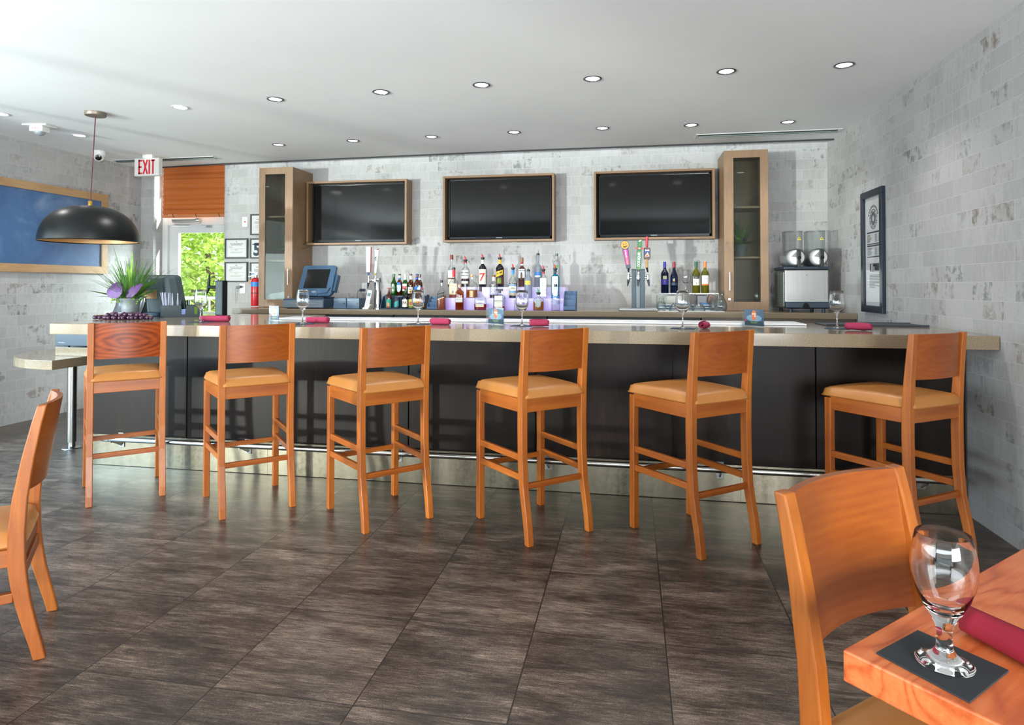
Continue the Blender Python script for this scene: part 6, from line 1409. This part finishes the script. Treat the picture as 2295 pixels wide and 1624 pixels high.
for i in range(15):
    a = PI/2*i/14; pr.append((rd*math.sin(a)**.8 if i else 0, zr_+.004+(hD-.004)*math.cos(a)))
pr += [(rd+.004, zr_), (rd-.001, zr_-.003)]
so = MB().lathe(pr, 56, c=(xc_, 0, 0)).build('lamp_shade', SHD, pd, smooth=True)
pin = [(r*.985, z-.004 if r < rd*.97 else z) for r, z in pr[:-2]]
MB().lathe(pin, 56, c=(xc_, 0, 0)).build('shade_lining', M('lining_gold', '#b08a5a', .45, .2), so, smooth=True)
MB().lathe([(0, zt_-.006), (.02, zt_-.006), (.02, zt_-.07), (0, zt_-.07)], 14, c=(xc_, 0, 0)).build('socket', GOLD, pd)
MB().sphere((xc_, 0, zt_-.1), .035, 16, 10).build('bulb', mat_emit('bulb_glow', '#ffd9a8', 3.), pd, smooth=True)
# smoke detector / strobe
p = onZ(89, 281, ZC); sd = thing('smoke_detector', 'white fire strobe detector on a square plate on the ceiling', 'fire alarm', (p.x, p.y, ZC), .15)
MB().b2((-.11, -.07, -.012), (.11, .07, -.0005)).build('plate', WHT, sd, bevel=.003)
bd = MB().b2((-.06, -.05, -.06), (.06, .05, -.012)).build('body', WHT, sd, bevel=.008, seg=3)
tm = MB(); text_on(tm, 'FIRE', .032, (0, -.0505, -.035), (1, 0, 0), (0, 0, 1), 1.1); tm.build('lettering', M('fire_red', '#c0403a', .5), bd)
MB().sphere((0, 0, -.06), .045, 16, 10, (1, 1, .7)).build('strobe_lens', M('lens_grey', '#8f979b', .1), sd, smooth=True)
# security camera
p = onZ(222, 338.5, ZC); sc_ = thing('security_camera', 'white dome security camera on the ceiling by the pendant cord', 'camera', (p.x, p.y, ZC))
MB().lathe([(0, -.05), (.055, -.05), (.06, -.045), (.06, -.0005), (0, -.0005)], 28).build('base', WHT, sc_, smooth=True)
MB().sphere((0, 0, -.062), .05, 24, 14).build('dome', WHT, sc_, smooth=True)
dl = Vector((.55, -.75, -.28)).normalized()
ey = MB().lathe([(0, 0), (.031, 0), (.031, .012), (.026, .014), (0, .014)], 24).xf(Matrix.Translation(Vector((0, 0, -.062))+dl*.038) @ dl.to_track_quat('Z', 'Y').to_matrix().to_4x4()).build('lens_face', BLKG, sc_, smooth=True)
lr = MB()
for k in range(8): lr.sphere((.021*math.cos(k/8*2*PI), .021*math.sin(k/8*2*PI), .0145), .003, 6, 4)
lr.xf(Matrix.Translation(Vector((0, 0, -.062))+dl*.038) @ dl.to_track_quat('Z', 'Y').to_matrix().to_4x4()).build('infrared_lamps', M('ir_red', '#5a2a34', .2), ey)
# exit sign hung from the ceiling
ye = 6.15
q0, q1 = onY(301, 355, ye), onY(355.5, 393, ye); cxe = (q0.x+q1.x)/2; we = q1.x-q0.x; he = q0.z-q1.z
ex_ = thing('exit_sign', 'white exit sign with red letters hanging from the ceiling by the door', 'exit sign', (cxe, ye, q1.z))
MB().b2((-we/2, 0, 0), (we/2, .06, he)).build('housing', M('sign_white', '#dcdad2', .45), ex_, bevel=.006, seg=3)
MB().b2((-.06, .01, he), (.06, .05, ZC-q1.z-.0005)).build('mount', WHT, ex_, bevel=.002)
fc = MB().b2((-we/2+.008, -.003, .008), (we/2-.008, .001, he-.006)).build('face', M('sign_face', '#e2e0d8', .4), ex_, bevel=.001)
RL_ = M('exit_red', '#cf2f3a', .45); m = MB(); lh = he*.80; z0 = he*.10; sw = we*.066
def bar(a0, b0, a1, b1): m.b2((a0, -.0046, b0), (a1, -.0028, b1))
lw = we*.155; gp_ = we*.048; x = -we*.32
bar(x, z0, x+sw, z0+lh); bar(x, z0, x+lw, z0+sw*.9); bar(x, z0+lh-sw*.9, x+lw, z0+lh); bar(x, z0+lh/2-sw*.45, x+lw*.9, z0+lh/2+sw*.45)
x += lw+gp_
for s in (0, 1):
    a0, a1 = (x, x+lw*1.05) if s == 0 else (x+lw*1.05, x)
    m.prism([(a0-sw*.5+ (sw*.0), z0), (a0+sw*.55, z0), (a1+sw*.5, z0+lh), (a1-sw*.55, z0+lh)], -.0046-.0002*s, -.0028)
x += lw*1.05+gp_; bar(x, z0, x+sw, z0+lh); x += sw+gp_*.8
bar(x+lw*.5-sw/2, z0, x+lw*.5+sw/2, z0+lh); bar(x, z0+lh-sw*.9, x+lw, z0+lh)
m.build('lettering', RL_, fc)

# ------------------------------------------------------------------ light
wd_ = bpy.data.worlds.new('sky'); scene.world = wd_; wd_.use_nodes = True
bg = wd_.node_tree.nodes['Background']; bg.inputs[0].default_value = (.82, .91, 1., 1); bg.inputs[1].default_value = 2.5
def lamp(name, typ, loc, energy, col=(1, 1, 1), **kw):
    l = bpy.data.lights.new(name, typ); l.energy = energy; l.color = col
    o = bpy.data.objects.new(name, l); COL.objects.link(o); o.location = loc
    for a, v in kw.items():
        if a == 'look': o.rotation_euler = (Vector(v)-Vector(loc)).to_track_quat('-Z', 'Y').to_euler()
        else: setattr(l, a, v)
    return o
# fill lamps added at the unseen windows, tilted up to brighten the ceiling
lamp('ceiling_fill_front', 'AREA', (-1.95, YF+.3, 1.4), 260, (.88, .945, 1.), look=(-1.95, YF+4.3, 6.2), shape='RECTANGLE', size=6.4, size_y=1.0)
lamp('ceiling_fill_left', 'AREA', (XL+.05, .4, 1.35), 330, (.86, .93, 1.), look=(XL+2.4, 2.6, 5.2), shape='RECTANGLE', size=7.0, size_y=2.0)
lamp('left_wall_fill', 'AREA', (XR-.05, -2.2, 1.35), 480, (.9, .955, 1.), look=(XR-4, 2.2, 2.6), shape='RECTANGLE', size=2.6, size_y=1.3)  # fill lamp added on the right to brighten the left wall
lamp('door_side_fill', 'AREA', (-3.5, 8.9, 2.7), 420, (.88, .95, 1.), look=(-5.9, 5.6, 1.1), shape='DISK', size=1.2)  # added out of view beyond the door to brighten the left wall
lamp('blue_floor_fill', 'AREA', (XL+.06, 2.5, 1.5), 75, (.42, .70, 1.), look=(-4.3, 3.4, 0), shape='RECTANGLE', size=2.4, size_y=1.2, spread=1.5)  # blue lamp added to tint the floor on the left
# low bright spot of daylight at the far corner of the left window: throws the shadows to the right
lamp('daylight_low_left', 'AREA', (-9.4, -7.0, .75), 2150, (1., .99, .97), look=(-.5, 6.5, 1.8), shape='DISK', size=.45)
for p in DLP:
    lamp('downlight_beam', 'SPOT', (p.x, p.y, ZC-.02), 24, (1., .98, .965), look=(p.x, p.y, 0), spot_size=2.1, spot_blend=.8, shadow_soft_size=.05)
lamp('bulb_light', 'POINT', (-4.338+xc_, 4.5785, ZC+zt_-.1), 6, (1., .82, .6), shadow_soft_size=.04)
sun = lamp('sun', 'SUN', (0, 12, 8), 20., (1., .96, .9), angle=.01)
sun.rotation_euler = Vector((-.85, -.31, -.55)).to_track_quat('-Z', 'Y').to_euler()
scene.view_settings.view_transform = 'Standard'; scene.view_settings.look = 'None'; scene.view_settings.exposure = .12; scene.view_settings.gamma = 1.; scene.view_settings.use_curve_mapping = False
cy = scene.cycles; cy.max_bounces = 12; cy.diffuse_bounces = 5; cy.glossy_bounces = 5; cy.transmission_bounces = 12; cy.transparent_max_bounces = 32
cy.caustics_reflective = False; cy.caustics_refractive = False; cy.sample_clamp_indirect = 6.; cy.use_denoising = True
